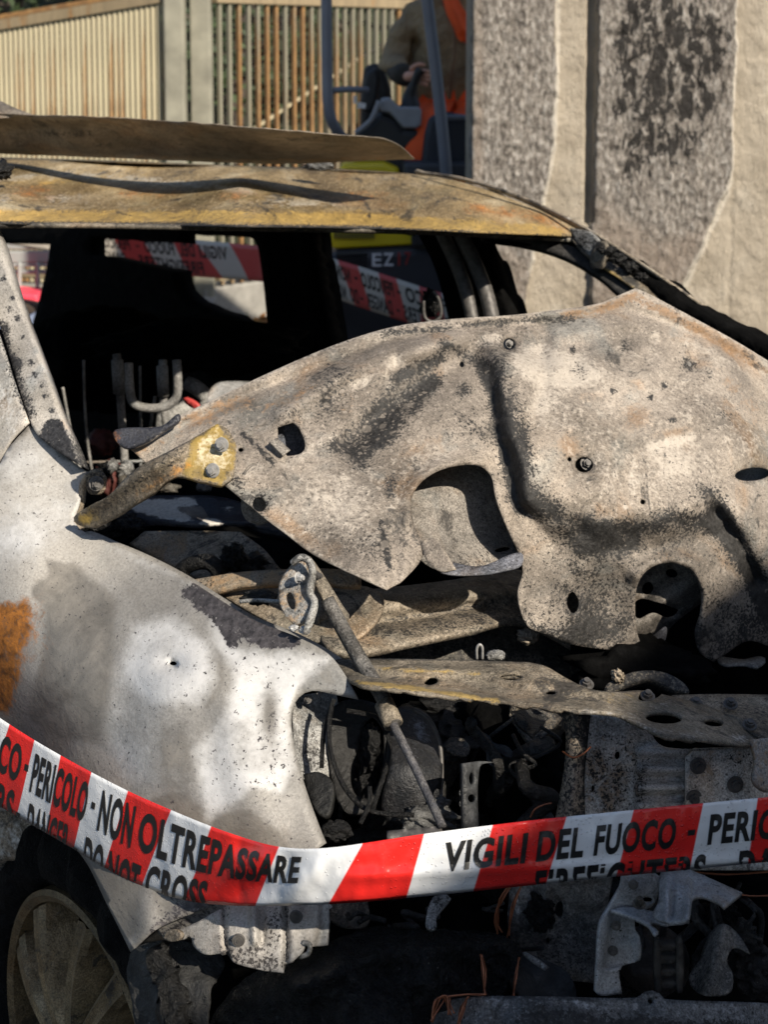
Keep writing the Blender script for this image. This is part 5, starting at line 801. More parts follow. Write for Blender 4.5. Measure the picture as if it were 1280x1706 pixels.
strands('copper_wiring', [(1140, 1450, 1.60), (1210, 1456, 1.6), (1300, 1450, 1.6)], 2, 4, car)
strands('copper_wiring', [(1195, 1480, 1.58), (1250, 1492, 1.58), (1320, 1488, 1.58)], 2, 4, car)
tubeobj('red_wire', [(938, 1252, 1.60), (955, 1262, 1.585), (972, 1256, 1.58), (985, 1244, 1.585)], .0012, COPPER, car, 5)
tubeobj('red_wire', [(884, 1362, 1.56), (892, 1348, 1.56), (908, 1340, 1.56), (920, 1338, 1.56)], .0012, COPPER, car, 5)
# inner arch behind the wheel
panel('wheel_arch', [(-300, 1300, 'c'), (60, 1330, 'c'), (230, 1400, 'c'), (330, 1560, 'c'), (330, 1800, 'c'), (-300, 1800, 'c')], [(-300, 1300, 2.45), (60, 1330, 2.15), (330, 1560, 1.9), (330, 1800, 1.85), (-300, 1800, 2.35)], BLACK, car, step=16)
panel('strut_tower', [(-120, 1340, 'c'), (0, 1338), (50, 1362), (72, 1400), (75, 1440), (50, 1462), (20, 1470), (0, 1490), (-120, 1500, 'c')], [(-120, 1340, 2.1), (50, 1362, 1.98), (75, 1440, 1.95), (-120, 1500, 2.1)], BEIGE, car, step=7, feats=[lambda x, y: .03*emask(x, y, 20, 1445, 26, 14)], attrs={'soot': lambda x, y: np.clip(.8*emask(x, y, 18, 1448, 30, 18), 0, 1), 'white': lambda x, y: .4+0*x})
# wheel
WC = Vector((-.436, 1.84, .318)); OUT = Vector((-.77, -.64, .02)).normalized()
Mw = Matrix.Translation(WC) @ OUT.to_track_quat('Z', 'Y').to_matrix().to_4x4() @ Matrix.Scale(1.035, 4)
wheel = empty('wheel', WC); setparent(wheel, car)
def lathe(bm, prof, n=96, a0=0, a1=2*math.pi):
    rings_ = [[bm.verts.new((r*math.cos(a0+(a1-a0)*k/n), r*math.sin(a0+(a1-a0)*k/n), z)) for k in range(n)] for r, z in prof]
    for p, q in zip(rings_[:-1], rings_[1:]):
        for k in range(n): bm.faces.new((p[k], p[(k+1) % n], q[(k+1) % n], q[k]))
def wobj(name, bm, mat, par, asm=40):
    bmesh.ops.transform(bm, matrix=Mw, verts=bm.verts); o = bmobj(name, bm, mat, None, True, asm)
    o.parent = par; o.matrix_parent_inverse = (Matrix.Translation(-WC) if par is wheel else Matrix()); return o
bm = bmesh.new(); lathe(bm, [(.212, -.09), (.228, -.03), (.236, .000), (.250, .012), (.265, .016), (.285, .012), (.305, -.005), (.315, -.03), (.318, -.10), (.31, -.18), (.25, -.19)])
co = np.array([v.co[:] for v in bm.verts]); ang = np.arctan2(co[:, 1], co[:, 0]); d = .022*vnoise(ang*12+50, co[:, 2]*60+40, 1.4, 6)+.009*vnoise(ang*60+300, co[:, 2]*200+200, 1.2, 8)
for v, q in zip(bm.verts, d): v.co.x *= 1+q*2; v.co.y *= 1+q*2; v.co.z += q
wobj('tyre', bm, RUBBER, wheel, 80)
bm = bmesh.new(); lathe(bm, [(.195, -.15), (.202, -.03), (.212, .000), (.222, .006), (.229, .002), (.230, -.02), (.218, -.03), (.206, -.15)])
rim = wobj('rim', bm, RIM, wheel)
def spoke(a):
    # a twin-edged alloy arm: broad raised face between sloping flanks
    bm = bmesh.new(); rows = []
    for i in range(13):
        t = i/12; r = .05 + .158*t; w = .0165 + .004*abs(t-.35)**1.2 + .012*max(0, t-.8); z = .012 - .035*t*t + .018*t; 
        c = [(-w-.010, z-.055), (-w, z-.002), (-w*.55, z+.006), (0, z+.003), (w*.55, z+.006), (w, z-.002), (w+.010, z-.055)]
        rows.append([bm.verts.new((r*math.cos(a)-u*math.sin(a), r*math.sin(a)+u*math.cos(a), zz)) for u, zz in c])
    for p, q in zip(rows[:-1], rows[1:]):
        for k in range(6): bm.faces.new((p[k], q[k], q[k+1], p[k+1]))
    return wobj('spoke', bm, RIM, rim, 35)
SP0 = R(90+8)
for k in range(5):
    for s_ in (-1, 1): spoke(R(72) + k*2*math.pi/5 + s_*R(15))
bm = bmesh.new(); lathe(bm, [(.001, .02), (.03, .02), (.05, .012), (.068, -.004), (.075, -.05)], 40); wobj('hub', bm, RIM, rim)
bm = bmesh.new(); lathe(bm, [(.001, -.075), (.15, -.075), (.155, -.09), (.15, -.1)], 48); wobj('brake_disc', bm, BLACK, wheel)
bm = bmesh.new(); lathe(bm, [(.001, -.14), (.225, -.15)], 48); wobj('rim_back', bm, BLACK, wheel)
# ---------------------------------------------------------------- barrier tape
def m_tape(name, white, red, drops, rough):
    b = NB(name); ph = b.attr('ph'); fr = b.math('FRACT', b.math('MULTIPLY', ph, .5)); isred = b.math('MULTIPLY', b.step(fr, .0, .012), b.step(fr, .506, .494))
    c = b.mix(isred, white, red); h = b.math('MULTIPLY', b.noise(18, 4), .5); n = b.bump(h, .25, .02)
    if drops:
        v = b.vor(330, 'F1', 'Distance'); v2 = b.vor(330, 'F1', 'Color'); sel = b.step(b.math('ADD', v2, b.math('MULTIPLY', b.attr('wet'), .5)), .78, .86)
        dd = b.math('MULTIPLY', b.step(v, .36, .10), sel); n = b.bump(dd, .55, .003, n)
    return b.fin(c, rough, 0, n, .5)
INK = m_plain('black_tape_ink', (.012, .012, .012), .42, 0, .2, 40, .1)
def text2d(s, bold=.036):
    cu = bpy.data.curves.new('t', 'FONT'); cu.body = s; cu.size = 1; cu.offset = bold; cu.resolution_u = 4; cu.space_character = 1.10
    o = bpy.data.objects.new('t', cu); COL.objects.link(o); dg = bpy.context.evaluated_depsgraph_get(); dg.update()
    me = bpy.data.meshes.new_from_object(o.evaluated_get(dg)); bm = bmesh.new(); bm.from_mesh(me)
    bmesh.ops.triangulate(bm, faces=bm.faces)
    for _ in range(2): bmesh.ops.subdivide_edges(bm, edges=[e for e in bm.edges if e.calc_length() > .12], cuts=1, use_grid_fill=False); bmesh.ops.triangulate(bm, faces=bm.faces)
    bm.verts.ensure_lookup_table(); v = np.array([w.co[:2] for w in bm.verts]); f = [tuple(w.index for w in fc.verts) for fc in bm.faces]
    bm.free(); bpy.data.objects.remove(o); bpy.data.curves.remove(cu); bpy.data.meshes.remove(me)
    return v, f
def interp(tab):
    a = np.array(tab, float)
    xs = np.linspace(a[0, 0], a[-1, 0], 600); ys = np.interp(xs, a[:, 0], a[:, 1]); k = np.hanning(41); k /= k.sum(); d = xs[1]-xs[0]
    pad = np.r_[ys[0]-(ys[1]-ys[0])*np.arange(20, 0, -1), ys, ys[-1]+(ys[-1]-ys[-2])*np.arange(1, 21)]; ys = np.convolve(pad, k, 'valid')
    return lambda x: np.interp(x, xs, ys)
def interp0(tab):
    a = np.array(tab, float); return lambda x: np.interp(x, a[:, 0], a[:, 1])
def tape(name, x0, x1, ytop, ybot, lean, Yf, ptop, pbot, mat, words, fold, relief, ink, mirror=False, wet=None, nx=520, nv=22):
    def S(x, v, lift=0):
        x = np.asarray(x, float); v = np.asarray(v, float); vv = np.where(v > 1, 2 - v, v); L = lean(x)
        yt, yb = ytop(x), ybot(x - L); px = x - L*vv; py = yt + (yb-yt)*vv
        Y = Yf(px) + relief(px, v) - lift
        back = np.where(v > 1, .004 + .02*np.clip(v-1, 0, 1), -.004*np.sqrt(np.clip(vv-.86, 0, .14)/.14)*0) + np.where((v <= 1) & (v > .9), .004*((v-.9)/.1)**2, 0)*(1 if fold else 0)
        return Pn(px, py, Y + back)
    vmax = 1.0 + fold; X, Vv = np.meshgrid(np.linspace(x0, x1, nx), np.linspace(0, vmax, nv), indexing='ij')
    pts = S(X.ravel(), Vv.ravel())
    vv = np.where(Vv > 1, 1, Vv); ph = ptop(X)*(1-vv) + pbot(X-lean(X))*vv
    f = [(i*nv+j, (i+1)*nv+j, (i+1)*nv+j+1, i*nv+j+1) for i in range(nx-1) for j in range(nv-1)]
    at = {'ph': ph.ravel()}
    if wet: at['wet'] = wet(X.ravel())
    o = mk(name, pts, [q[::-1] for q in f], mat, None, True, at)
    m = o.modifiers.new('thickness', 'SOLIDIFY'); m.thickness = .0003; m.offset = 0
    vs_, fs = [], []
    for s, xa, xb, va, vb in words:
        v, tri = text2d(s); lo, hi = v.min(0), v.max(0); 
        u = (v[:, 0]-lo[0])/(hi[0]-lo[0]); h = v[:, 1]/.69
        if s == '-': h = h*0 + .45 + (v[:, 1]-v[:, 1].mean())*1.2
        xx = xa + (xb-xa)*u; v_ = vb + (va-vb)*h
        keepv = v_ <= vmax
        q = S(xx, np.minimum(v_, vmax), .0012); n0 = len(vs_); vs_ += [tuple(p) for p in q]
        fs += [tuple(n0+i for i in t) for t in tri if all(keepv[i] for i in t) and not all(v_[i] > 1.02 for i in t)]
        l = mk('lettering', vs_, fs, ink, None, False); l.parent = o; vs_, fs = [], []
    # make all letter faces look at the viewer
    return o
FT = interp([(-460, 900), (-200, 1060), (-40, 1170), (0, 1197), (60, 1236), (150, 1286), (220, 1322), (300, 1356), (350, 1377), (400, 1394), (440, 1407), (480, 1415), (545, 1414), (600, 1406), (700, 1390), (800, 1377), (900, 1365), (1100, 1345), (1280, 1328), (1420, 1315), (1800, 1285)])
FBt = interp([(-500, 1040), (-200, 1220), (-60, 1312), (0, 1346), (60, 1380), (130, 1420), (200, 1464), (260, 1490), (310, 1503), (360, 1510), (440, 1511), (545, 1508), (620, 1503), (700, 1495), (830, 1482), (1000, 1464), (1150, 1450), (1280, 1437), (1420, 1424), (1800, 1390)])
edges_t = [(-490, -10), (-90, -2), (-40, -1), (15, 0), (57, 1), (100, 2), (152, 3), (212, 4), (285, 5), (350, 6), (465, 7), (603, 8), (707, 9), (820, 10), (945, 11), (1055, 12), (1173, 13), (1262, 14), (1380, 15), (1490, 16), (1820, 19)]
edges_b = [(-525, -10), (-125, -2), (-75, -1), (-28, 0), (27, 1), (75, 2), (122, 3), (172, 4), (235, 5), (302, 6), (425, 7), (545, 8), (677, 9), (787, 10), (910, 11), (1025, 12), (1150, 13), (1245, 14), (1360, 15), (1470, 16), (1800, 19)]
W = []
def Lw(s, a, b, va=.15, vb=.55): W.append((s, a, b, va, vb))
Lw('FUOCO', -42, 43, .17, .58); Lw('-', 49, 55); Lw('PERICOLO', 62, 153, .16, .60); Lw('-', 160, 166); Lw('NON', 174, 230, .15, .60); Lw('OLTREPASSARE', 240, 505, .16, .58)
Lw('VIGILI', 746, 884, .20, .62); Lw('DEL', 902, 980, .20, .62); Lw('FUOCO', 998, 1133, .20, .62); Lw('-', 1153, 1165, .2, .62); Lw('PERICOLO', 1188, 1392, .2, .62)
Lw('FIREFIGHTERS', -130, 42, .74, 1.14); Lw('-', 48, 54, .76, 1.16); Lw('DANGER', 66, 134, .77, 1.20); Lw('-', 142, 150, .78, 1.2); Lw('DO', 160, 192, .78, 1.22); Lw('NOT', 200, 252, .78, 1.24); Lw('CROSS', 262, 362, .72, 1.12)
Lw('FIREFIGHTERS', 905, 1190, .80, 1.28); Lw('-', 1212, 1224, .80, 1.26); Lw('DANGER', 1245, 1420, .80, 1.26)
def crease(x, v):
    vv = np.where(v > 1, 2-v, v)
    r = .005*np.sin(np.pi*vv)*-1 + .0034*vnoise(x*.5, vv*60, 40, 61) + .0016*vnoise(x, vv*40, 16, 62)
    g = np.exp(-((x-500)/60)**2); r = r + g*.007*np.sin((x-470)/16 + vv*4)*np.sin(np.pi*vv) + np.exp(-((x-415)/40)**2)*.006*np.sin(vv*9+x/30)
    return r - .006*np.exp(-((vv-.62-.0006*(x-700))/.09)**2)*np.clip((x-540)/80, 0, 1)*.7
TW = m_tape('printed_barrier_film', (.66, .68, .70), (.66, .022, .018), True, .27)
ft = tape('barrier_tape', -450, 1780, FT, FBt, interp0([(-200, 24), (200, 22), (420, 20), (545, 14), (1420, 14)]), interp([(-460, 2.1), (-200, 1.88), (0, 1.73), (150, 1.61), (300, 1.505), (420, 1.425), (500, 1.38), (600, 1.36), (800, 1.365), (1100, 1.37), (1420, 1.38), (1800, 1.42)]),
          interp0(edges_t), interp0(edges_b), TW, W, .22, crease, INK, wet=lambda x: np.clip(.4 - np.exp(-((x-520)/120)**2) + .5*(x < 330) + .2*(x > 780), 0, 1))
tag(ft, 'red and white striped warning tape sagging across the front fender and engine bay', 'barrier tape')
# rear length, printed side turned away: seen through the car it reads in reverse
RT = interp0([(-150, 372), (0, 382), (160, 390), (300, 397), (428, 409), (525, 422), (600, 444), (700, 477), (745, 491), (850, 525)])
RB = interp0([(-150, 398), (0, 404), (160, 432), (240, 447), (300, 459), (434, 469), (525, 484), (600, 512), (690, 541), (745, 557), (850, 590)])
W = []
for s, a, b in (('VIGILI', 375, 328), ('DEL', 320, 294), ('FUOCO', 286, 236), ('-', 228, 222), ('PERICOLO', 212, 150), ('NON', 140, 110), ('FUOCO', 745, 672), ('-', 664, 658), ('PERICOLO', 652, 598), ('-', 592, 587), ('NON', 580, 556), ('OLTREPASSARE', 549, 460)): Lw(s, a, b, .14, .46)
for s, a, b in (('FIREFIGHTERS', 330, 222), ('-', 214, 208), ('DANGER', 200, 150), ('FIREFIGHTERS', 750, 664), ('-', 657, 652), ('DANGER', 645, 602), ('-', 596, 591), ('DO', 588, 574), ('NOT', 568, 548), ('CROSS', 542, 505)): Lw(s, a, b, .60, .92)
edr_t = [(-150, 0), (0, 3), (70, 4), (140, 5), (185, 6), (235, 7), (285, 8), (322, 9), (380, 10), (440, 11), (490, 12), (538, 13), (562, 14), (596, 15), (630, 16), (660, 17), (698, 18), (735, 19), (770, 20), (850, 22)]
edr_b = [(-150, 0), (20, 3), (100, 4), (165, 5), (215, 6), (268, 7), (318, 8), (372, 9), (414, 10), (470, 11), (515, 12), (560, 13), (592, 14), (618, 15), (650, 16), (680, 17), (702, 18), (745, 19), (780, 20), (850, 22)]
rt = tape('barrier_tape', -150, 850, RT, RB, interp0([(-150, -12), (850, -12)]), interp0([(-150, 6.5), (0, 7.4), (300, 7.0), (430, 6.5), (525, 6.0), (745, 5.4), (850, 5.3)]), interp0(edr_t), interp0(edr_b),
          m_tape('printed_barrier_film_reverse', (.52, .475, .40), (.52, .06, .05), False, .45), W, 0, lambda x, v: .004*vnoise(x, v*30, 50, 66), INK, nx=240, nv=8)  # duller film colours paint in the shade behind the car
tag(rt, 'striped warning tape strung behind the burnt car, its lettering seen in reverse', 'barrier tape')
# ---------------------------------------------------------------- excavator and its operator
EY = 6.2
ex = empty('mini_excavator', P(650, 700, EY) * Vector((1, 1, 0)) if False else Vector((P(650, 400, EY).x, EY+.3, 0)), 'compact yellow and dark grey excavator with a grey roll bar beside the wall', 'excavator')
YEL = m_plain('yellow_machine_paint', (.75, .56, .01), .4, 0, .08, 4, .05); DKG = m_plain('dark_grey_machine_panel', (.035, .038, .046), .5, 0, .15, 6, .1); TUB = m_plain('grey_roll_bar_paint', (.15, .165, .20), .45, .1, .1, 8, .05)
SEATM = m_plain('black_seat_vinyl', (.012, .013, .015), .55, 0, .3, 20, .2); CONS = m_plain('grey_console_plastic', (.26, .27, .29), .5, 0, .1, 12, .1); WHT = m_plain('white_decal', (.7, .7, .7), .5, 0, .05, 10, 0); REDD = m_plain('red_decal', (.30, .03, .025), .5, 0, .05, 10, 0)
def prism(name, poly, Y, depth, mat, parent, bev=.02):
    """px outline extruded straight back by depth metres"""
    pts = [P(x, y, Y) for x, y in poly]; bm = bmesh.new(); fr_ = [bm.verts.new(p) for p in pts]; bk = [bm.verts.new(p+Vector((0, depth, 0))) for p in pts]; n = len(pts)
    bm.faces.new(fr_); bm.faces.new(bk[::-1])
    for i in range(n): bm.faces.new((fr_[i], bk[i], bk[(i+1) % n], fr_[(i+1) % n]))
    o = bmobj(name, bm, mat, parent); 
    if bev: bevel(o, bev)
    return o
hoodx = prism('engine_cover', [(553, 300), (700, 300), (712, 360), (702, 406), (690, 408), (556, 415), (551, 408)], EY, .75, YEL, ex, .03)
prism('top_cover', [(562, 292), (570, 272), (640, 270), (668, 282), (660, 300)], EY-.12, .5, YEL, ex, .02)
# mesh grille in the cover: bars on a dark recess
bm = bmesh.new(); s = EY/F
gp = P(0, 0, EY)
for k in range(16):
    a, c = P(557+k*4.4, 376, EY-.012), P(557+k*4.4, 396, EY-.012); beam(bm, a, c, .004, .004)
for k in range(6):
    a, c = P(556, 377+k*3.8, EY-.014), P(624, 377+k*3.8, EY-.014); beam(bm, a, c, .004, .004)
bmobj('grille', bm, m_plain('grille_yellow', (.30, .23, .02), .5, 0, .1, 8, 0), hoodx)
prism('grille_recess', [(556, 375), (624, 375), (624, 397), (556, 397)], EY-.009, .006, DKG, hoodx, 0)
body = prism('body', [(546, 420), (600, 416), (700, 411), (760, 412), (775, 470), (775, 640), (560, 640), (545, 520)], EY-.03, 1.1, DKG, ex, .04)
for k in range(4): prism('vent', [(560, 424+k*6), (612, 422+k*6), (612, 425+k*6), (560, 427+k*6)], EY-.045, .03, SEATM, body, 0)
for ch, xa, xb, m in (('E', 620, 636, WHT), ('Z', 639, 656, WHT), ('1', 663, 667, REDD), ('7', 674, 685, REDD)):
    v, tri = text2d(ch, .02); lo, hi = v.min(0), v.max(0); pts = [P(xa+(xb-xa)*(p[0]-lo[0])/(hi[0]-lo[0]), 444-22*(p[1]-lo[1])/(hi[1]-lo[1]) - (xa-620)*.04, EY-.042) for p in v]
    o = mk('lettering', pts, tri, m, body, False); mm = o.modifiers.new('thickness', 'SOLIDIFY'); mm.thickness = .003; mm.offset = 0
# tracks and blade below (mostly hidden)
for dx in (0, 1):
    o = prism('track', [(548-dx*10, 660), (570-dx*10, 640), (790-dx*10, 640), (810-dx*10, 660), (812-dx*10, 705), (790-dx*10, 722), (570-dx*10, 722), (550-dx*10, 705)], EY+dx*.8-.05, .28, RUBBER, ex, .04)
# roll bar
tubeobj('roll_bar', [(543, -120, 6.0), (544, 0, 6.0), (545, 120, 6.0), (547, 175, 6.0), (556, 208, 6.02), (580, 236, 6.1), (640, 262, 6.25)], .0245, TUB, ex, 16, res=8)
tubeobj('roll_bar', [(704, -80, 5.9), (712, 0, 5.9), (729, 140, 5.9), (744, 292, 5.9), (748, 420, 5.95)], [.026, .026, .026, .026, .026], TUB, ex, 16, res=8)
tubeobj('roll_bar', [(543, -118, 6.0), (570, -150, 6.0), (680, -140, 5.95), (704, -80, 5.9)], .0245, TUB, ex, 12)
tubeobj('grab_rail', [(552, 151, 6.02), (580, 149, 6.1), (612, 150, 6.25)], .014, TUB, ex, 12)
tubeobj('grab_rail', [(738, 196, 5.95), (800, 196, 6.0), (860, 198, 6.1)], .013, TUB, ex, 12)
# seat, console, joystick
prism('seat_back', [(606, 112), (622, 104), (640, 108), (652, 150), (660, 240), (640, 262), (600, 240), (600, 160)], 6.95, .25, SEATM, ex, .04)
prism('seat_cushion', [(620, 235), (760, 220), (800, 235), (800, 300), (610, 300)], 6.4, .6, SEATM, ex, .05)
prism('console', [(634, 165), (650, 163), (664, 178), (700, 178), (703, 186), (702, 208), (696, 214), (672, 214), (660, 200), (650, 188), (634, 186)], 6.18, .4, CONS, ex, .02)
prism('console_base', [(598, 215), (634, 186), (662, 200), (674, 214), (700, 214), (704, 300), (590, 300), (588, 225)], 6.2, .5, SEATM, ex, .03)
tubeobj('console_strut', [(592, 222, 6.15), (618, 200, 6.15), (632, 168, 6.15)], .012, CONS, ex, 8)
prism('belt_housing', [(600, 168), (610, 120), (628, 110), (634, 130), (628, 170), (620, 190), (604, 188)], 6.6, .1, SEATM, ex, .02)
prism('label', [(596, 170), (610, 172), (609, 181), (595, 180)], 6.14, .01, WHT, ex, 0)
prism('label', [(589, 160), (594, 159), (594, 172), (589, 173)], 6.13, .01, WHT, ex, 0)
tubeobj('joystick', [(684, 178, 6.3), (684, 160, 6.3), (690, 140, 6.28), (697, 122, 6.27), (702, 116, 6.27)], [.05, .035, .018, .02, .022], SEATM, ex, 12)
prism('front_panel', [(716, 196), (740, 186), (800, 196), (800, 300), (700, 300), (708, 225)], 6.05, .12, m_plain('dark_blue_panel', (.012, .016, .028), .5, 0, .2, 9, .1), ex, .02)
prism('floor_plate', [(672, 270), (800, 270), (800, 300), (672, 300)], 5.98, .9, DKG, ex, .02)
# --- operator: one skinned body, jacket, trousers, collar and hands grow from the same skeleton
def skin(name, nodes, edges_, mat, parent=None, sub=2, root=0):
    me = bpy.data.meshes.new(name); me.from_pydata([n[0] for n in nodes], edges_, []); o = bpy.data.objects.new(name, me); COL.objects.link(o)
    m = o.modifiers.new('skin', 'SKIN'); m.use_smooth_shade = True
    for v, n in zip(me.skin_vertices[0].data, nodes): v.radius = (n[1], n[2] if len(n) > 2 else n[1])
    me.skin_vertices[0].data[root].use_root = True
    s = o.modifiers.new('sub', 'SUBSURF'); s.levels = sub; s.render_levels = sub; me.materials.append(mat); setparent(o, parent); return o
PY_ = 6.75
def Q(x, y, d=0): return P(x, y, PY_+d)
b = NB('jacket_khaki'); JACK = b.fin(b.ramp(b.noise(14, 5), [(.3, (.22, .155, .085)), (.7, (.35, .26, .15))]), .85, 0, b.bump(b.noise(9, 5, .6, .6), .9, .09))
ORG = m_plain('hi_vis_orange_cloth', (.85, .10, .015), .75, 0, .15, 10, .4, bs=20); SKINM = m_plain('skin', (.55, .29, .20), .55, 0, .12, 25, .1); CUFF = m_plain('jacket_cuff', (.03, .026, .02), .8, 0, .2, 30, .2); HAIR = m_plain('dark_hair', (.03, .02, .014), .7, 0, .4, 80, .5); BOOT = m_plain('work_boot', (.02, .018, .016), .7, 0, .3, 20, .3)
per = empty('person', Q(745, 215) * 1, 'seated operator in khaki padded jacket, orange trousers and orange collar, right hand on the joystick', 'person')
# pelvis 0, belly 1, chest 2, neck base 3, neck 4, shoulders 5/8, elbows 6/9, wrists 7/10, hips 11/14, knees 12/15, ankles 13/16
nodes = [(Q(748, 195, .0), .17, .15), (Q(744, 130, .02), .18, .16), (Q(742, 55, .03), .19, .155), (Q(752, 2, .02), .12, .11), (Q(762, -22, -.02), .062, .066),
         (Q(683, 36, .02), .088, .085), (Q(650, 106, -.05), .070, .068), (Q(673, 126, -.33), .044, .044), (Q(808, 40, .10), .088, .085), (Q(836, 110, .02), .068, .066), (Q(806, 140, -.3), .044, .044),
         (Q(722, 205, -.06), .115, .105), (Q(700, 222, -.50), .08, .08), (Q(704, 370, -.58), .052, .052), (Q(782, 205, -.02), .115, .105), (Q(776, 225, -.48), .08, .08), (Q(780, 372, -.56), .052, .052)]
eds = [(0, 1), (1, 2), (2, 3), (3, 4), (2, 5), (5, 6), (6, 7), (2, 8), (8, 9), (9, 10), (0, 11), (11, 12), (12, 13), (0, 14), (14, 15), (15, 16)]
bod = skin('body', nodes, eds, JACK, per); bod.data.materials.append(ORG); bod.data.materials.append(SKINM)
# bake the figure so its lower half can be orange cloth
dg = bpy.context.evaluated_depsgraph_get(); dg.update(); me = bpy.data.meshes.new_from_object(bod.evaluated_get(dg)); bod.modifiers.clear(); old = bod.data; bod.data = me; bpy.data.meshes.remove(old)
me.materials.clear(); [me.materials.append(m) for m in (JACK, ORG, SKINM)]
zhip = Q(748, 162).z
for p in me.polygons:
    c = p.center; p.material_index = 1 if c.z < zhip and c.z < zhip-.0 and not (c.y < PY_-.16 and c.z > Q(0, 150, -.3).z) else 0; p.use_smooth = True
    if c.z > Q(0, -8).z and abs(c.x-Q(758, 0).x) < .10: p.material_index = 2
wav = np.array([v.co[:] for v in me.vertices]); k = .010*np.sin(wav[:, 2]*46+3*vnoise(wav[:, 0]*6+9, wav[:, 2]*6+9, 1, 3)) + .012*vnoise(wav[:, 0]*9+30, wav[:, 2]*9+30, 1, 5)
for v, d in zip(me.vertices, k): v.co += v.normal*float(d)
# head: skull, jaw, nose, ears, eyes, hair
def head():
    c = Q(772, -52, -.06); bm = bmesh.new(); bmesh.ops.create_uvsphere(bm, u_segments=28, v_segments=20, radius=1)
    fx = Vector((.62, -.78, -.1)).normalized(); rz = math.atan2(fx.y, fx.x)
    for v in bm.verts:
        x, y, z = v.co; w = 1.0 if z > -.1 else 1 - .30*(-z-.1)
        q = Vector((x*.098*(1 if x < 0 else 1-.08*abs(z)), y*.074*w, z*.118))
        if x > .3: q.x += .022*math.exp(-((z+.08)/.16)**2-(y/.16)**2) + .008*math.exp(-((z+.55)/.12)**2-(y/.25)**2) - .010*math.exp(-((z-.1)/.13)**2-((abs(y)-.36)/.16)**2) + .008*math.exp(-((z+.85)/.15)**2-(y/.3)**2)
        q.y += math.copysign(.014, y)*math.exp(-((x+.05)/.12)**2-((z+.02)/.22)**2)*(abs(y) > .8)
        v.co = c + Matrix.Rotation(rz, 3, 'Z') @ q
    o = bmobj('head', bm, SKINM, per, True); Rz = Matrix.Rotation(rz, 3, 'Z')
    bm = bmesh.new(); bmesh.ops.create_uvsphere(bm, u_segments=24, v_segments=16, radius=1)
    for v in list(bm.verts):
        x, y, z = v.co; q = Vector((x*.106-.010, y*.083, z*.122+.012)); v.co = c + Rz @ q
        if z < -.05-.9*min(0, x) * -1 * .6 - .0 and x > -.9 or (x > .45 and z < .62): v.tag = True
    bmesh.ops.delete(bm, geom=[v for v in bm.verts if v.tag], context='VERTS'); bmobj('hair', bm, HAIR, per, True)
    for s_ in (-1, 1):
        bm = bmesh.new(); bmesh.ops.create_uvsphere(bm, u_segments=10, v_segments=8, radius=.011); bmesh.ops.translate(bm, vec=c + Rz @ Vector((.082, s_*.028, .010)), verts=bm.verts); bmobj('eye', bm, WHT, o, True)
    bm = bmesh.new(); bmesh.ops.create_uvsphere(bm, u_segments=12, v_segments=8, radius=1); bmesh.ops.transform(bm, matrix=Matrix.Translation(c + Rz @ Vector((.091, 0, -.062))) @ Rz.to_4x4() @ Matrix.Diagonal((.008, .022, .006, 1)), verts=bm.verts); bmobj('mouth', bm, m_plain('lip', (.30, .12, .09), .5), o, True)
head()
# orange collar standing open at the neck, jacket opening, zip
panel('collar', [(733, -40), (742, -46), (756, -20), (770, 10), (782, 30), (778, 62), (768, 70), (755, 45), (742, 15)], [(733, -40, PY_-.15), (782, 30, PY_-.22), (768, 70, PY_-.22), (742, 15, PY_-.2)], ORG, per, step=5, th=.03, feats=[lambda x, y: -.03*lmask(x, y, [(738, -35), (752, 10), (770, 50)], 7)])
panel('collar', [(776, 62), (783, 30), (796, -10), (815, -40), (825, -30), (812, 20), (795, 60), (782, 72)], [(776, 62, PY_-.23), (815, -40, PY_-.15), (812, 20, PY_-.16)], ORG, per, step=5, th=.03)
tubeobj('zip', [(735, 0, PY_-.16), (756, 50, PY_-.20), (758, 85, PY_-.215), (754, 120, PY_-.21), (750, 165, PY_-.19)], .007, m_plain('zip_brown', (.16, .085, .04), .6), per, 6)
def hand(wr, tips, nm='hand'):
    """palm block with five separately bent digits closed round the stick"""
    n = [(wr, .030, .026), (wr+Vector((.03, -.04, .004)), .036, .026), (wr+Vector((.062, -.075, .006)), .036, .024)]; e = [(0, 1), (1, 2)]
    o = skin(nm, n, e, SKINM, per, 2)
    for k in range(4):
        base = wr + Vector((.066, -.085, .028-.019*k)); L = (.9, 1.0, .95, .75)[k]
        q = [(base, .0105), (base+Vector((.030*L, -.014, -.002)), .0098), (base+Vector((.046*L, .008, -.006)), .009), (base+Vector((.032*L, .026, -.008)), .008)]
        f = skin('finger', q, [(0, 1), (1, 2), (2, 3)], SKINM, o, 2); f.matrix_parent_inverse = Matrix()
    q = [(wr+Vector((.022, -.045, .028)), .013), (wr+Vector((.045, -.06, .052)), .012), (wr+Vector((.072, -.07, .058)), .010), (wr+Vector((.092, -.066, .05)), .0085)]
    f = skin('thumb', q, [(0, 1), (1, 2), (2, 3)], SKINM, o, 2); f.matrix_parent_inverse = Matrix()
hand(Q(675, 128, -.36), None); hand(Q(806, 142, -.33), None)
tubeobj('cuff', [Q(664, 119, -.22), Q(675, 128, -.355)], [.056, .047], CUFF, per, 14, px=False)
for x in (704, 780): prism('boot', [(x-18, 372), (x+12, 372), (x+14, 395), (x+30, 402), (x+30, 412), (x-18, 412)], 6.08, .11, BOOT, per, .015)
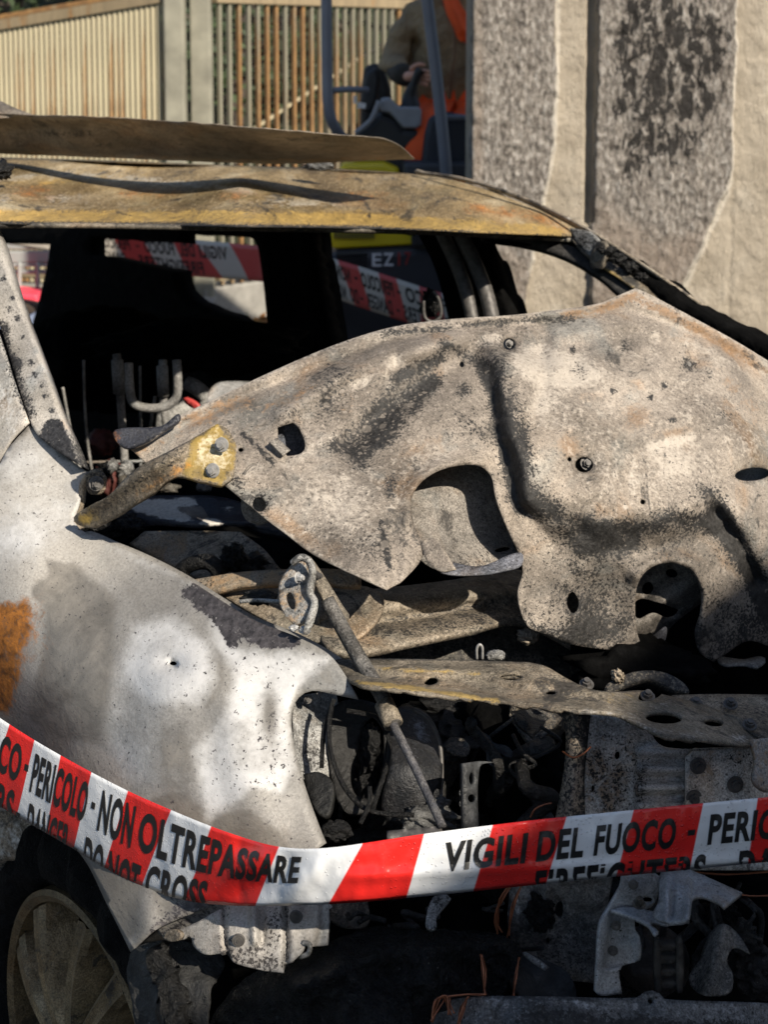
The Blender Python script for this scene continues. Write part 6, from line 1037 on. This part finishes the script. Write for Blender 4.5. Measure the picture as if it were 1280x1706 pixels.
# --- white slatted frame and coloured scraps seen through the rear window at the far left
rk = empty('steel_rack', (P(30, 450, 8.0).x, 8.0, 0), 'pale grey slotted steel rack on the road, seen through the car rear window', 'rack')
RK = m_plain('pale_rack_paint', (.30, .32, .31), .6, 0, .1, 6, .1)
def rackpoly(nm, q, d=.05): return prism(nm, q, 8.0, d, RK, rk, .008)
rackpoly('upper_panel', [(-80, 402), (86, 404), (83, 416), (-80, 416)]); rackpoly('panel', [(-80, 419), (82, 418), (80, 438), (-80, 440)])
for x0, x1 in ((-80, -10), (18, 32), (38, 56), (64, 90)): pass
rackpoly('slotted_rail', [(-80, 440), (80, 439), (79, 445), (-80, 446)]); rackpoly('slotted_rail', [(-80, 450), (79, 450), (78, 457), (-80, 457)])
for x in (-40, 12, 35, 57, 76): rackpoly('web', [(x, 445), (x+5, 445), (x+5, 451), (x, 451)])
for x in (30, 60, -30): tubeobj('upright', [(x+2, 438, 7.98), (x+2, 492, 7.98), (x+2, 760, 7.98)], .012, RK, rk, 10)
rackpoly('shelf', [(-80, 484), (66, 486), (64, 492), (-80, 490)])
o = prism('plastic_sheet', [(-60, 486), (60, 492), (64, 505), (40, 502), (-60, 496)], 7.7, .3, m_plain('bright_pink_red', (.75, .06, .10), .5), None, .01); tag(o, 'pink red plastic sheet lying under the steel rack', 'plastic sheet')
o = prism('burnt_carton', [(-60, 497), (38, 503), (62, 508), (56, 525), (-60, 530)], 7.6, .4, m_plain('dark_carton', (.05, .035, .025), .8), None, .02); tag(o, 'dark scorched carton below the pink plastic sheet', 'carton')
o = prism('plastic_crate', [(-60, 530), (40, 530), (56, 522), (54, 545), (44, 552), (-60, 600)], 7.5, .4, m_plain('blue_grey_crate', (.16, .2, .30), .6), None, .02); tag(o, 'blue grey plastic crate below the scorched carton', 'crate')
# burnt heap on the road behind the car, below the rear tape
hp = lump('debris_heap', 640, 590, 6.6, 110, 40, BLACK, None, 140, .45); tag(hp, 'black burnt debris heap on the road under the rear tape', 'debris heap')
